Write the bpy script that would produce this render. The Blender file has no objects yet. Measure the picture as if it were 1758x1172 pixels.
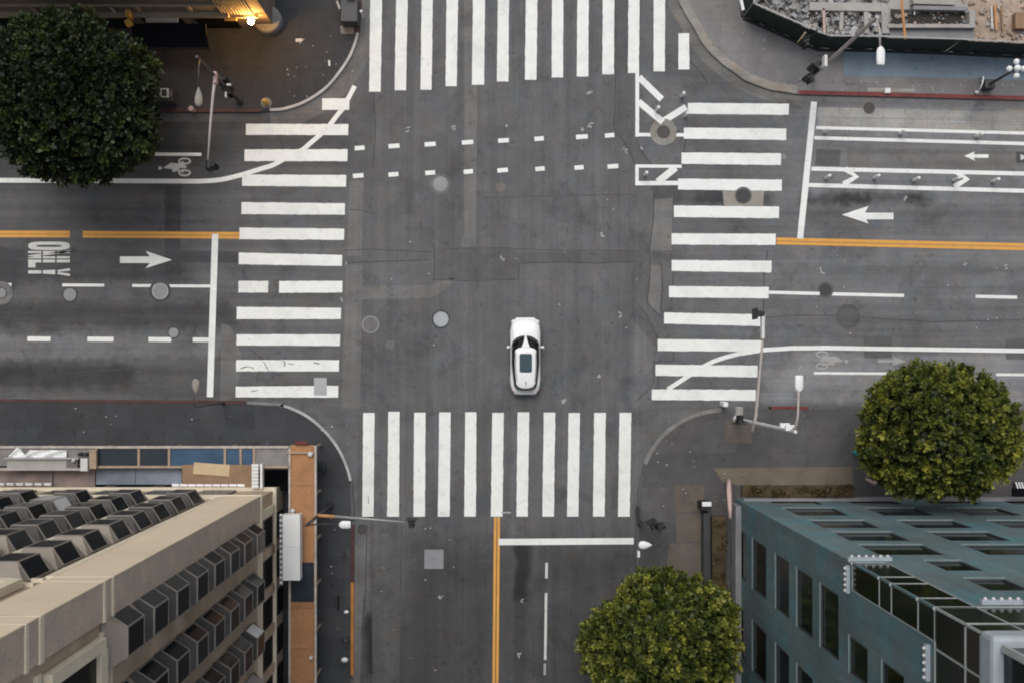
import bpy, math, random
import numpy as np
from mathutils import Vector, Matrix

# ------------------------------------------------------------------ camera, light
NX, NY, S, H = 850.0, 631.0, 28.0, 68.0       # point straight below the drone (photo px), px per metre on the ground, flying height
scene = bpy.context.scene
cd = bpy.data.cameras.new('camera')
cam = bpy.data.objects.new('camera', cd)
scene.collection.objects.link(cam)
cam.location = (0, 0, H)
cam.rotation_euler = (0, 0, 0)
cd.sensor_fit = 'HORIZONTAL'
cd.sensor_width = 36.0
cd.lens = 36.0 * H * S / 1758.0
cd.shift_x = (879 - NX) / 1758.0
cd.shift_y = (NY - 586) / 1758.0
cd.clip_start = 0.5
cd.clip_end = 1500
scene.camera = cam

SUN_AZ, SUN_EL = math.radians(-14), math.radians(62)      # azimuth from photo-up (+Y) towards +X
world = bpy.data.worlds.new('World')
scene.world = world
world.use_nodes = True
wn = world.node_tree
wn.nodes.clear()
sky = wn.nodes.new('ShaderNodeTexSky')
sky.sky_type = 'NISHITA'
sky.sun_disc = False
sky.sun_elevation = SUN_EL
sky.sun_rotation = SUN_AZ
sky.dust_density = 4.0
hs = wn.nodes.new('ShaderNodeHueSaturation')
hs.inputs['Saturation'].default_value = 0.34
bg = wn.nodes.new('ShaderNodeBackground')
bg.inputs['Strength'].default_value = 0.15
wo = wn.nodes.new('ShaderNodeOutputWorld')
wn.links.new(sky.outputs[0], hs.inputs['Color'])
wn.links.new(hs.outputs[0], bg.inputs['Color'])
wn.links.new(bg.outputs[0], wo.inputs['Surface'])

sd = bpy.data.lights.new('sun', 'SUN')
sd.energy = 0.8
sd.angle = math.radians(35)
sd.color = (1.0, 0.95, 0.87)
sun = bpy.data.objects.new('sun', sd)
scene.collection.objects.link(sun)
sdir = Vector((math.sin(SUN_AZ) * math.cos(SUN_EL), math.cos(SUN_AZ) * math.cos(SUN_EL), math.sin(SUN_EL)))
sun.location = sdir * 200
sun.rotation_euler = sdir.to_track_quat('Z', 'Y').to_euler()

vs = scene.view_settings
vs.view_transform = 'Standard'
vs.look = 'None'
vs.gamma = 1.0
vs.use_curve_mapping = False
vs.exposure = -0.05
scene.render.engine = 'CYCLES'
scene.cycles.use_denoising = True
scene.cycles.filter_width = 1.9
scene.cycles.max_bounces = 5
scene.cycles.diffuse_bounces = 3

C = scene.collection
R = random.Random(7)

# ------------------------------------------------------------------ helpers
def P(px, py, h=0.0):
    """world point seen at photo pixel (px,py) if it lies at height h"""
    k = (H - h) / H / S
    return Vector(((px - NX) * k, -(py - NY) * k, h))

class MB:
    def __init__(s):
        s.v, s.f, s.m = [], [], []
    def add(s, vs_, fs, mi=0):
        b = len(s.v)
        s.v += [tuple(x) for x in vs_]
        for f in fs:
            s.f.append(tuple(b + i for i in f)); s.m.append(mi)
    def quad(s, a, b, c, d, mi=0):
        s.add([a, b, c, d], [(0, 1, 2, 3)], mi)
    def box(s, c, d, rz=0.0, mi=0, rx=0.0, ry=0.0):
        hx, hy, hz = d[0] / 2, d[1] / 2, d[2] / 2
        M = Matrix.Translation(Vector(c)) @ Matrix.Rotation(rz, 4, 'Z') @ Matrix.Rotation(ry, 4, 'Y') @ Matrix.Rotation(rx, 4, 'X')
        p = [M @ Vector((x, y, z)) for z in (-hz, hz) for y in (-hy, hy) for x in (-hx, hx)]
        s.add(p, [(0, 2, 3, 1), (4, 5, 7, 6), (0, 1, 5, 4), (2, 6, 7, 3), (0, 4, 6, 2), (1, 3, 7, 5)], mi)
    def bar(s, a, b, w, t, mi=0):
        """square-section bar from a to b"""
        a, b = Vector(a), Vector(b)
        d = (b - a).normalized()
        up = Vector((0, 0, 1)) if abs(d.z) < 0.95 else Vector((0, 1, 0))
        x = d.cross(up).normalized(); y = x.cross(d).normalized()
        p = [q + x * i * w / 2 + y * j * t / 2 for q in (a, b) for j in (-1, 1) for i in (-1, 1)]
        s.add(p, [(0, 1, 3, 2), (4, 6, 7, 5), (0, 4, 5, 1), (2, 3, 7, 6), (0, 2, 6, 4), (1, 5, 7, 3)], mi)
    def prism(s, poly, z0, z1, mi=0):
        n = len(poly)
        ar = sum(poly[i][0] * poly[(i + 1) % n][1] - poly[(i + 1) % n][0] * poly[i][1] for i in range(n))
        if ar < 0: poly = list(reversed(poly))
        vs_ = [(p[0], p[1], z0) for p in poly] + [(p[0], p[1], z1) for p in poly]
        fs = [tuple(range(n - 1, -1, -1)), tuple(range(n, 2 * n))]
        fs += [(i, (i + 1) % n, n + (i + 1) % n, n + i) for i in range(n)]
        s.add(vs_, fs, mi)
    def tube(s, pts, rad, n=10, mi=0, cap=True):
        pts = [Vector(p) for p in pts]
        if not isinstance(rad, (list, tuple)): rad = [rad] * len(pts)
        rings = []
        for i, p in enumerate(pts):
            d = (pts[min(i + 1, len(pts) - 1)] - pts[max(i - 1, 0)]).normalized()
            up = Vector((0, 0, 1)) if abs(d.z) < 0.9 else Vector((1, 0, 0))
            x = d.cross(up).normalized(); y = x.cross(d).normalized()
            rings.append([p + (x * math.cos(2 * math.pi * k / n) + y * math.sin(2 * math.pi * k / n)) * rad[i] for k in range(n)])
        s.rings(rings, mi, cap)
    def rings(s, rings, mi=0, cap=True):
        n = len(rings[0]); vs_ = [q for r in rings for q in r]; fs = []
        for i in range(len(rings) - 1):
            for k in range(n):
                fs.append((i * n + k, i * n + (k + 1) % n, (i + 1) * n + (k + 1) % n, (i + 1) * n + k))
        if cap:
            fs.append(tuple(range(n - 1, -1, -1))); fs.append(tuple((len(rings) - 1) * n + k for k in range(n)))
        s.add(vs_, fs, mi)
    def lathe(s, c, prof, n=16, mi=0):
        c = Vector(c)
        s.rings([[c + Vector((r * math.cos(2 * math.pi * k / n), r * math.sin(2 * math.pi * k / n), z)) for k in range(n)] for r, z in prof], mi)
    def sphere(s, c, r, n=12, m=8, mi=0, sc=(1, 1, 1)):
        c = Vector(c); rings = []
        for i in range(m + 1):
            t = math.pi * (i + 0.001 * (i == 0) - 0.001 * (i == m)) / m
            rings.append([c + Vector((sc[0] * r * math.sin(t) * math.cos(2 * math.pi * k / n), sc[1] * r * math.sin(t) * math.sin(2 * math.pi * k / n), -sc[2] * r * math.cos(t))) for k in range(n)])
        s.rings(rings, mi)

def wloc(o):
    v = Vector((0, 0, 0))
    while o is not None:
        v += o.location; o = o.parent
    return v

def obj(name, mb, mats, parent=None, org=None, smooth=False, bevel=0.0):
    """link mb (world coordinates) as ONE mesh object; org = its origin in world coordinates"""
    pw = wloc(parent) if parent is not None else Vector((0, 0, 0))
    org = Vector(org) if org is not None else pw
    me = bpy.data.meshes.new(name)
    me.from_pydata([(x - org.x, y - org.y, z - org.z) for x, y, z in mb.v], [], mb.f)
    if not isinstance(mats, (list, tuple)): mats = [mats]
    for m in mats: me.materials.append(m)
    if len(mats) > 1: me.polygons.foreach_set('material_index', mb.m)
    if smooth: me.polygons.foreach_set('use_smooth', [True] * len(me.polygons))
    me.update()
    o = bpy.data.objects.new(name, me)
    C.objects.link(o)
    o.parent = parent
    o.location = org - pw
    if bevel > 0:
        b = o.modifiers.new('bevel', 'BEVEL'); b.width = bevel; b.segments = 2; b.limit_method = 'ANGLE'
    return o

def tag(o, label=None, cat=None, group=None, kind=None):
    if label: o['label'] = label
    if cat: o['category'] = cat
    if group: o['group'] = group
    if kind: o['kind'] = kind
    return o

def thing(name, label, cat, loc, group=None):
    o = bpy.data.objects.new(name, None)
    C.objects.link(o)
    o.location = Vector(loc)
    o.empty_display_size = 0.3
    return tag(o, label, cat, group)

def copy_tree(o, parent=None, loc=None, rz=None):
    c = o.copy(); C.objects.link(c)
    if parent is not None: c.parent = parent
    if loc is not None: c.location = loc
    if rz is not None: c.rotation_euler.z = rz
    for ch in list(o.children):
        copy_tree(ch, c)
    return c

# ------------------------------------------------------------------ materials
class NT:
    def __init__(s, name):
        s.m = bpy.data.materials.new(name); s.m.use_nodes = True
        s.t = s.m.node_tree; s.b = s.t.nodes['Principled BSDF']
        s._pos = None
    def n(s, t, **kw):
        x = s.t.nodes.new(t)
        for k, v in kw.items(): setattr(x, k, v)
        return x
    def l(s, a, b): s.t.links.new(a, b)
    def setin(s, sock, v):
        if hasattr(v, 'is_output') or isinstance(v, bpy.types.NodeSocket): s.l(v, sock)
        else: sock.default_value = v
    def pos(s):
        if s._pos is None: s._pos = s.n('ShaderNodeNewGeometry').outputs['Position']
        return s._pos
    def math(s, op, a, b=0.0, clamp=False):
        x = s.n('ShaderNodeMath', operation=op); x.use_clamp = clamp
        s.setin(x.inputs[0], a); s.setin(x.inputs[1], b)
        return x.outputs[0]
    def noise(s, scale, detail=4.0, rough=0.55, stretch=None, dist=0.0, co=None):
        x = s.n('ShaderNodeTexNoise'); x.inputs['Scale'].default_value = scale
        x.inputs['Detail'].default_value = detail; x.inputs['Roughness'].default_value = rough
        x.inputs['Distortion'].default_value = dist
        c = co if co is not None else s.pos()
        if stretch:
            mp = s.n('ShaderNodeMapping'); mp.inputs['Scale'].default_value = stretch
            s.l(c, mp.inputs['Vector']); c = mp.outputs[0]
        s.l(c, x.inputs['Vector'])
        return x.outputs['Fac']
    def rng(s, v, a, b, c, d, smooth=False):
        x = s.n('ShaderNodeMapRange')
        if smooth: x.interpolation_type = 'SMOOTHSTEP'
        s.setin(x.inputs[0], v)
        for i, q in enumerate((a, b, c, d)): x.inputs[i + 1].default_value = q
        return x.outputs[0]
    def mix(s, f, a, b, mode='MIX'):
        x = s.n('ShaderNodeMix', data_type='RGBA', blend_type=mode)
        s.setin(x.inputs[0], f)
        for sock, v in ((x.inputs[6], a), (x.inputs[7], b)):
            if isinstance(v, (tuple, list)): sock.default_value = (*v[:3], 1)
            elif isinstance(v, float): sock.default_value = (v, v, v, 1)
            else: s.l(v, sock)
        return x.outputs[2]
    def scale_col(s, col, f):
        x = s.n('ShaderNodeVectorMath', operation='SCALE')
        if isinstance(col, (tuple, list)): x.inputs[0].default_value = col[:3]
        else: s.l(col, x.inputs[0])
        s.setin(x.inputs['Scale'], f)
        return x.outputs[0]
    def bump(s, hgt, strength=0.3, dist=0.02):
        x = s.n('ShaderNodeBump'); x.inputs['Strength'].default_value = strength; x.inputs['Distance'].default_value = dist
        s.l(hgt, x.inputs['Height']); s.l(x.outputs[0], s.b.inputs['Normal'])
    def out(s, col, rough=0.8, metal=0.0, spec=None):
        if isinstance(col, (tuple, list)): s.b.inputs['Base Color'].default_value = (*col[:3], 1)
        else: s.l(col, s.b.inputs['Base Color'])
        s.setin(s.b.inputs['Roughness'], rough)
        s.b.inputs['Metallic'].default_value = metal
        if spec is not None: s.b.inputs['Specular IOR Level'].default_value = spec
        return s.m

def surf(name, col, rough=0.7, metal=0.0, var=0.12, sc=1.5, fine=0.08, fsc=25.0, objvar=0.0, bump=0.0, spec=None, stretch=None):
    """plain material with large and fine tonal variation"""
    t = NT(name)
    f = t.rng(t.noise(sc, 4, stretch=stretch), 0.25, 0.75, 1 - var, 1 + var)
    g = t.noise(fsc, 3)
    f = t.math('MULTIPLY', f, t.rng(g, 0.25, 0.75, 1 - fine, 1 + fine))
    if objvar:
        oi = t.n('ShaderNodeObjectInfo')
        f = t.math('MULTIPLY', f, t.rng(oi.outputs['Random'], 0, 1, 1 - objvar, 1 + objvar))
    c = t.scale_col(col, f)
    if bump: t.bump(g, bump)
    return t.out(c, rough, metal, spec)

def asphalt(name, col, zones=(), grain=0.16, blotch=0.14):
    """worn asphalt; zones = soft-edged wear, oil and dust areas and broad paler or darker areas in ground metres: (x0,x1,y0,y1,soft,factor)"""
    t = NT(name)
    wob = t.noise(0.55, 3, 0.6)
    wob2 = t.noise(1.7, 3, 0.6)
    f = t.rng(t.noise(0.09, 4, 0.6), 0.3, 0.7, 1 - blotch, 1 + blotch)
    f = t.math('MULTIPLY', f, t.rng(t.noise(0.6, 5, 0.65), 0.25, 0.75, 0.82, 1.18))
    f = t.math('MULTIPLY', f, t.rng(t.noise(6.0, 4, 0.7), 0.2, 0.8, 0.86, 1.14))
    f = t.math('MULTIPLY', f, t.rng(t.noise(38.0, 2, 0.7), 0.2, 0.8, 1 - grain, 1 + grain))
    # tyre-worn streaks along the traffic: up-down in the middle, left-right in the side arms
    sp0 = t.n('ShaderNodeSeparateXYZ'); t.l(t.pos(), sp0.inputs[0])
    side = t.math('MAXIMUM', t.rng(sp0.outputs[0], -10.5, -8.0, 1, 0, True), t.rng(sp0.outputs[0], 9.0, 12.0, 0, 1, True))
    ns = t.rng(t.noise(1.0, 5, 0.72, stretch=(1.3, 0.035, 1)), 0.28, 0.72, -0.22, 0.22)
    ew = t.rng(t.noise(1.0, 5, 0.72, stretch=(0.035, 1.3, 1)), 0.28, 0.72, -0.24, 0.24)
    f = t.math('MULTIPLY', f, t.math('ADD', 1.0, t.math('MULTIPLY', ns, t.math('SUBTRACT', 1.0, side))))
    f = t.math('MULTIPLY', f, t.math('ADD', 1.0, t.math('MULTIPLY', ew, side)))
    # old stains with an edge of their own
    f = t.math('MULTIPLY', f, t.rng(t.noise(0.32, 6, 0.7, dist=0.6), 0.53, 0.62, 1.0, 0.82))
    f = t.math('MULTIPLY', f, t.rng(t.noise(0.8, 6, 0.75, dist=0.8), 0.58, 0.66, 1.0, 0.78))
    # small dark spots of oil and gum
    f = t.math('MULTIPLY', f, t.rng(t.noise(2.3, 2, 0.5), 0.66, 0.74, 1.0, 0.72))
    sp = t.n('ShaderNodeSeparateXYZ'); t.l(t.pos(), sp.inputs[0])
    X = t.math('ADD', sp.outputs[0], t.rng(wob, 0, 1, -0.7, 0.7))
    Y = t.math('ADD', sp.outputs[1], t.rng(wob2, 0, 1, -0.5, 0.5))
    for x0, x1, y0, y1, sf, k in zones:
        def band(v, a, b):
            c = t.math('ABSOLUTE', t.math('SUBTRACT', v, (a + b) / 2))
            return t.rng(c, max(0.0, abs(b - a) / 2 - sf), abs(b - a) / 2 + sf, 1, 0, True)
        mk = t.math('MULTIPLY', band(X, x0, x1), band(Y, y0, y1))
        f = t.math('MULTIPLY', f, t.rng(mk, 0, 1, 1.0, k))
    tint = t.mix(t.noise(0.35, 3), (col[0] * 1.05, col[1] * 0.995, col[2] * 0.95), (col[0] * 0.95, col[1] * 1.0, col[2] * 1.05))
    tint = t.mix(t.rng(t.noise(0.9, 3, 0.6), 0.5, 0.7, 0, 0.8), tint, (col[0] * 1.10, col[1] * 1.0, col[2] * 0.92))
    tint = t.mix(t.rng(t.noise(0.7, 3, 0.6, dist=0.4), 0.52, 0.72, 0, 0.8), tint, (col[0] * 0.90, col[1] * 1.0, col[2] * 1.06))
    c = t.scale_col(tint, f)
    t.bump(t.noise(45, 2, 0.7), 0.25, 0.01)
    return t.out(c, 0.85, 0, 0.3)

def zpx(x0, y0, x1, y1, soft, k):
    a, b = P(x0, y0), P(x1, y1)
    return (a.x, b.x, b.y, a.y, soft / S, k)

M = {}
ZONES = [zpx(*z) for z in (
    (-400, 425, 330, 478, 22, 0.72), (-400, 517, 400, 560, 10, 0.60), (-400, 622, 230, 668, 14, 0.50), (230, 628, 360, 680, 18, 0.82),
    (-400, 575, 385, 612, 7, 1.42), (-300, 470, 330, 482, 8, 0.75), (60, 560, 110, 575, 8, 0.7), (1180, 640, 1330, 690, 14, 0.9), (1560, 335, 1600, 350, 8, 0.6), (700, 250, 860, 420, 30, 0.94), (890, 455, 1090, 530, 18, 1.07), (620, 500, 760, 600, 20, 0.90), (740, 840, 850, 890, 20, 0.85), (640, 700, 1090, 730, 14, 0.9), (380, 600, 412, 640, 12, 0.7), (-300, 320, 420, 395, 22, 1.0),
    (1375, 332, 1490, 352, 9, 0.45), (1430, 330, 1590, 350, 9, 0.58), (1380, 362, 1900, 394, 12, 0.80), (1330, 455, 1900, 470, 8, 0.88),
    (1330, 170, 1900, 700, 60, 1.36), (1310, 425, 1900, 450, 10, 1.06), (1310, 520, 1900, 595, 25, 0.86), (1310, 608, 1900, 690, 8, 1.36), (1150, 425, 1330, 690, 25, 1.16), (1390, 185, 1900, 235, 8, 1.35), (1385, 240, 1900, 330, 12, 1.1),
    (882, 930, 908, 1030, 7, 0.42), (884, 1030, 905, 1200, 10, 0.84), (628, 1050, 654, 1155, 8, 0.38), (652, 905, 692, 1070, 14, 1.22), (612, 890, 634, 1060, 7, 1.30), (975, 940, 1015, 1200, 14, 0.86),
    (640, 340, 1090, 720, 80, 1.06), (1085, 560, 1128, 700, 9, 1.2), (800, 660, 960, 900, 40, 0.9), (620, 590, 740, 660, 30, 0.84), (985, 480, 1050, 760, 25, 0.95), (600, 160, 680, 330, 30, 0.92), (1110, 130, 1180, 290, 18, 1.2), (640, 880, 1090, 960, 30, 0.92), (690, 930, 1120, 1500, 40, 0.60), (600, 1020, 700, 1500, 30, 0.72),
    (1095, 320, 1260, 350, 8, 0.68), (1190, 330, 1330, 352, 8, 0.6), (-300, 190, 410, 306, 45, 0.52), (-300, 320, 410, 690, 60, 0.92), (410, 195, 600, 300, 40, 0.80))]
M['asphalt'] = asphalt('asphalt', (0.122, 0.123, 0.127), ZONES)
M['asph_dark'] = asphalt('asphalt_dark', (0.070, 0.072, 0.077))
M['asph_mid'] = asphalt('asphalt_mid', (0.112, 0.112, 0.114))
M['asph_light'] = asphalt('asphalt_light', (0.158, 0.155, 0.152))
M['conc_road'] = asphalt('concrete_road', (0.178, 0.173, 0.166))
M['conc_slab'] = asphalt('concrete_slab', (0.315, 0.308, 0.295))
M['conc_bright'] = asphalt('concrete_bright', (0.30, 0.285, 0.255))
M['seal'] = surf('crack_sealant', (0.050, 0.050, 0.052), 0.6, var=0.5, sc=2.0)
M['ground'] = surf('ground_soil', (0.10, 0.095, 0.085), 0.9, var=0.3, sc=0.05)
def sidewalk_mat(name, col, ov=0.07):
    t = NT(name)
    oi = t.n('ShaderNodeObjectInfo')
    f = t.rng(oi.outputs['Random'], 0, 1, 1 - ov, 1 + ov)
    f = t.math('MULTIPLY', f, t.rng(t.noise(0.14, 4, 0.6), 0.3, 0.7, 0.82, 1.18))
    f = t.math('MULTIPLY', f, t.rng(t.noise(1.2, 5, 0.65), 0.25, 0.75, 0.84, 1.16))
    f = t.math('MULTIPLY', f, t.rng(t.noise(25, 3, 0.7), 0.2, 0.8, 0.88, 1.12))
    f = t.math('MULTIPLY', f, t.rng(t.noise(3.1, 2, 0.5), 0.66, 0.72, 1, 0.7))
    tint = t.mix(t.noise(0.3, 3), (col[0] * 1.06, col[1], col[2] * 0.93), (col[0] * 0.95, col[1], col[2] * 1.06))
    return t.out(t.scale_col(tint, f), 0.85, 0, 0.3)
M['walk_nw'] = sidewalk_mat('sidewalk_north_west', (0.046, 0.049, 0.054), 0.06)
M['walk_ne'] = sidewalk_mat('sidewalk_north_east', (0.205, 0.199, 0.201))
M['walk_sw'] = sidewalk_mat('sidewalk_south_west', (0.052, 0.055, 0.060), 0.12)
M['walk_se'] = sidewalk_mat('sidewalk_south_east', (0.092, 0.090, 0.092), 0.12)
M['walk_blue'] = sidewalk_mat('walkway_blue', (0.185, 0.240, 0.295))
M['walk_tan'] = sidewalk_mat('walkway_tan', (0.150, 0.128, 0.100))
M['kerb'] = surf('kerb_concrete', (0.20, 0.195, 0.185), 0.85, var=0.25)
M['kerb_pale'] = surf('kerb_pale', (0.42, 0.42, 0.42), 0.85, var=0.25)
M['kerb_dark'] = surf('kerb_dark', (0.10, 0.10, 0.10), 0.85, var=0.25)
M['kerb_red'] = surf('kerb_red_paint', (0.155, 0.030, 0.028), 0.7, var=0.45, sc=1.3, fine=0.25, fsc=8)
M['kerb_red_dull'] = surf('kerb_red_dull', (0.07, 0.026, 0.026), 0.7, var=0.4, sc=1.3)
M['kerb_orange'] = surf('kerb_orange_paint', (0.42, 0.18, 0.04), 0.7, var=0.2, sc=1.3)

def paint(name, col, wear=0.80, base=(0.10, 0.10, 0.10)):
    t = NT(name)
    a = t.noise(9.0, 5, 0.7); b = t.noise(0.5, 3, 0.6)
    k = t.rng(t.math('ADD', a, t.math('MULTIPLY', b, 0.55)), wear + 0.275, wear + 0.35, 0, 0.8)
    dirt = t.rng(t.noise(1.5, 4, 0.6), 0.25, 0.75, 0.93, 1.04)
    dirt = t.math('MULTIPLY', dirt, t.rng(t.noise(1.0, 4, 0.7, stretch=(8, 8, 1)), 0.2, 0.8, 0.95, 1.03))
    dirt = t.math('MULTIPLY', dirt, t.rng(t.noise(0.35, 5, 0.7), 0.5, 0.72, 1.0, 0.86))
    dirt = t.math('MULTIPLY', dirt, t.rng(t.noise(2.6, 6, 0.8, dist=1.0), 0.56, 0.68, 1.0, 0.74))
    c = t.scale_col(t.mix(k, col, base), dirt)
    return t.out(c, 0.7, 0, 0.3)
M['paint'] = paint('white_paint', (0.83, 0.845, 0.82))
M['paint_old'] = paint('white_paint_worn', (0.62, 0.63, 0.61), 0.62)
M['paint_faint'] = paint('white_paint_faint', (0.37, 0.37, 0.36), 0.70)
M['paint_yellow'] = paint('yellow_paint', (0.72, 0.365, 0.085), 0.74)
def glass(name, col=(0.012, 0.016, 0.018), rough=0.06, spec=0.5):
    t = NT(name)
    oi = t.n('ShaderNodeObjectInfo')
    f = t.rng(oi.outputs['Random'], 0, 1, 0.4, 1.8)
    return t.out(t.scale_col(col, f), rough, 0, spec)
M['glass'] = glass('window_glass', (0.006, 0.008, 0.010), 0.2, 0.07)
M['glass_teal'] = glass('window_glass_teal', (0.007, 0.011, 0.013), 0.12, 0.25)
M['glass_pale'] = glass('window_pale_reflection', (0.36, 0.37, 0.38), 0.25)  # pale panes: curtains and reflections put into the glass colour
M['car_white'] = surf('car_paint_white', (0.80, 0.81, 0.81), 0.18, var=0.02, fine=0.01)
M['car_glass'] = surf('car_glass', (0.006, 0.007, 0.008), 0.08, var=0.05, spec=0.25)
M['sunroof'] = surf('sunroof_glass', (0.035, 0.062, 0.078), 0.06, var=0.05)
M['rubber'] = surf('rubber', (0.02, 0.02, 0.02), 0.9)
M['alloy'] = surf('alloy', (0.5, 0.5, 0.52), 0.3, 0.9)
M['lamp_red'] = surf('tail_lens', (0.35, 0.02, 0.02), 0.2)
M['lamp_clear'] = surf('lamp_lens', (0.7, 0.72, 0.75), 0.1)
M['black'] = surf('black_plastic', (0.016, 0.017, 0.018), 0.6)
M['black_cloth'] = surf('black_canvas', (0.006, 0.007, 0.009), 0.95, spec=0.1, var=0.25)
M['steel'] = surf('galvanised_steel', (0.36, 0.35, 0.34), 0.5, 0.3, var=0.15)
M['pole_tan'] = surf('pole_tan', (0.42, 0.38, 0.35), 0.6, 0, var=0.15)
M['pole_dark'] = surf('pole_dark', (0.04, 0.042, 0.045), 0.5)
M['white'] = surf('white_enamel', (0.78, 0.79, 0.78), 0.4, var=0.05)
M['white_dirty'] = surf('white_dirty', (0.60, 0.60, 0.58), 0.6, var=0.15)
M['cloth_white'] = surf('white_tarp', (0.74, 0.76, 0.76), 0.6, var=0.1)
M['pink'] = surf('pale_pink_paint', (0.50, 0.36, 0.33), 0.6)
M['yellow'] = surf('yellow_paint_metal', (0.62, 0.36, 0.08), 0.5)
M['teal'] = surf('teal_paint', (0.02, 0.30, 0.34), 0.5)
M['iron'] = surf('cast_iron', (0.070, 0.066, 0.064), 0.6, 0.3, fine=0.25, fsc=60)
M['iron_grey'] = surf('steel_cover_grey', (0.25, 0.26, 0.27), 0.5, 0.0, fine=0.2, fsc=40)
M['iron_pale'] = surf('steel_cover_pale', (0.37, 0.39, 0.40), 0.5, 0.0, fine=0.12, fsc=40)
M['iron_brown'] = surf('steel_cover_brown', (0.145, 0.125, 0.115), 0.6, 0.0, fine=0.2, fsc=40)
M['cream'] = surf('cream_stone', (0.68, 0.61, 0.47), 0.8, var=0.12, sc=0.6)
M['pier_pale'] = surf('pier_pale_face', (0.70, 0.585, 0.435), 0.85, var=0.08, sc=0.5, fine=0.08, fsc=9)
M['brick'] = surf('tan_brick', (0.52, 0.42, 0.34), 0.85, var=0.14, sc=1.0, fine=0.16, fsc=9, bump=0.2)
M['wall_tan'] = surf('tan_render', (0.42, 0.33, 0.245), 0.85, var=0.28, sc=0.5)
M['roofing'] = surf('roof_felt', (0.17, 0.165, 0.16), 0.9)
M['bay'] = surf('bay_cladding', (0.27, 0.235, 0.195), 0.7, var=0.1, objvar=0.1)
M['bay_shaded'] = surf('bay_cladding_shaded', (0.062, 0.058, 0.055), 0.6, var=0.25, objvar=0.3)  # same cladding with the shade put into its colour
M['bay_frame'] = surf('bay_frame', (0.24, 0.22, 0.20), 0.5)
M['teal_wall'] = None
def teal_wall():
    t = NT('teal_render')
    f = t.rng(t.noise(0.22, 6, 0.65), 0.25, 0.75, 0.70, 1.30)
    f = t.math('MULTIPLY', f, t.rng(t.noise(1.0, 4, 0.65, stretch=(2.2, 2.2, 0.10)), 0.3, 0.7, 0.84, 1.14))
    f = t.math('MULTIPLY', f, t.rng(t.noise(2.5, 5, 0.7), 0.25, 0.75, 0.88, 1.12))
    f = t.math('MULTIPLY', f, t.rng(t.noise(20, 3), 0.3, 0.7, 0.93, 1.07))
    tint = t.mix(t.rng(t.noise(0.40, 4, 0.6), 0.46, 0.66, 0, 1), (0.108, 0.155, 0.160), (0.078, 0.180, 0.208))
    tint = t.mix(t.rng(t.noise(0.3, 4, 0.6, dist=0.5), 0.58, 0.72, 0, 0.7), tint, (0.145, 0.170, 0.180))
    return t.out(t.scale_col(tint, f), 0.75)
M['teal_wall'] = teal_wall()
M['teal_trim'] = surf('teal_trim', (0.17, 0.225, 0.23), 0.6)
M['mullion'] = surf('mullion', (0.34, 0.37, 0.36), 0.5)
M['cornice'] = surf('cornice_grey', (0.33, 0.38, 0.41), 0.6)
M['brown_wall'] = surf('brown_render', (0.17, 0.135, 0.105), 0.85, var=0.25, sc=0.8)
M['beige_band'] = surf('beige_band', (0.28, 0.235, 0.175), 0.8, var=0.2)
M['plywood'] = surf('plywood', (0.37, 0.185, 0.082), 0.75, var=0.18, sc=0.9, fine=0.16, fsc=6, objvar=0.10)
M['plywood_light'] = surf('plywood_light', (0.58, 0.44, 0.27), 0.75, var=0.1)
M['plywood_dull'] = surf('plywood_dull', (0.27, 0.17, 0.10), 0.75, var=0.2, sc=1.2)
M['plywood_grey'] = surf('plywood_grey', (0.22, 0.21, 0.20), 0.8, var=0.2)
M['timber'] = surf('timber', (0.36, 0.27, 0.19), 0.8, var=0.2)
M['timber_pale'] = surf('timber_pale', (0.44, 0.40, 0.36), 0.8, var=0.3, sc=3)
M['timber_orange'] = surf('timber_orange', (0.48, 0.24, 0.10), 0.75, var=0.2)
M['navy'] = surf('navy_tarp', (0.012, 0.022, 0.035), 0.35, var=0.3, sc=1.2)
M['blue_tarp'] = surf('blue_tarp', (0.03, 0.075, 0.14), 0.35, var=0.4, sc=0.8)
M['blue_pale'] = surf('pale_blue_sheet', (0.20, 0.23, 0.29), 0.4, var=0.45, sc=0.6)
M['pink_sheet'] = surf('pinkish_sheet', (0.26, 0.20, 0.18), 0.6, var=0.4, sc=0.8)
M['fence'] = surf('green_screen', (0.008, 0.018, 0.016), 0.8, var=0.3)
M['rubble'] = surf('rubble', (0.36, 0.37, 0.385), 0.9, var=0.45, sc=2.0)
M['conc'] = surf('site_concrete', (0.36, 0.345, 0.325), 0.85, var=0.22, sc=0.8)
M['conc_grey'] = surf('site_concrete_grey', (0.24, 0.24, 0.25), 0.85, var=0.22, sc=0.8)
M['soil'] = surf('site_soil', (0.42, 0.33, 0.26), 0.95, var=0.35, sc=0.8, fine=0.2, fsc=6)
M['soil_dark'] = surf('planter_soil', (0.075, 0.054, 0.028), 0.95, var=0.6, sc=0.9)
M['pit'] = surf('pit_earth', (0.045, 0.038, 0.03), 0.95, var=0.4)
M['bark'] = surf('bark', (0.13, 0.11, 0.09), 0.9, var=0.3, sc=3)

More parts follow.
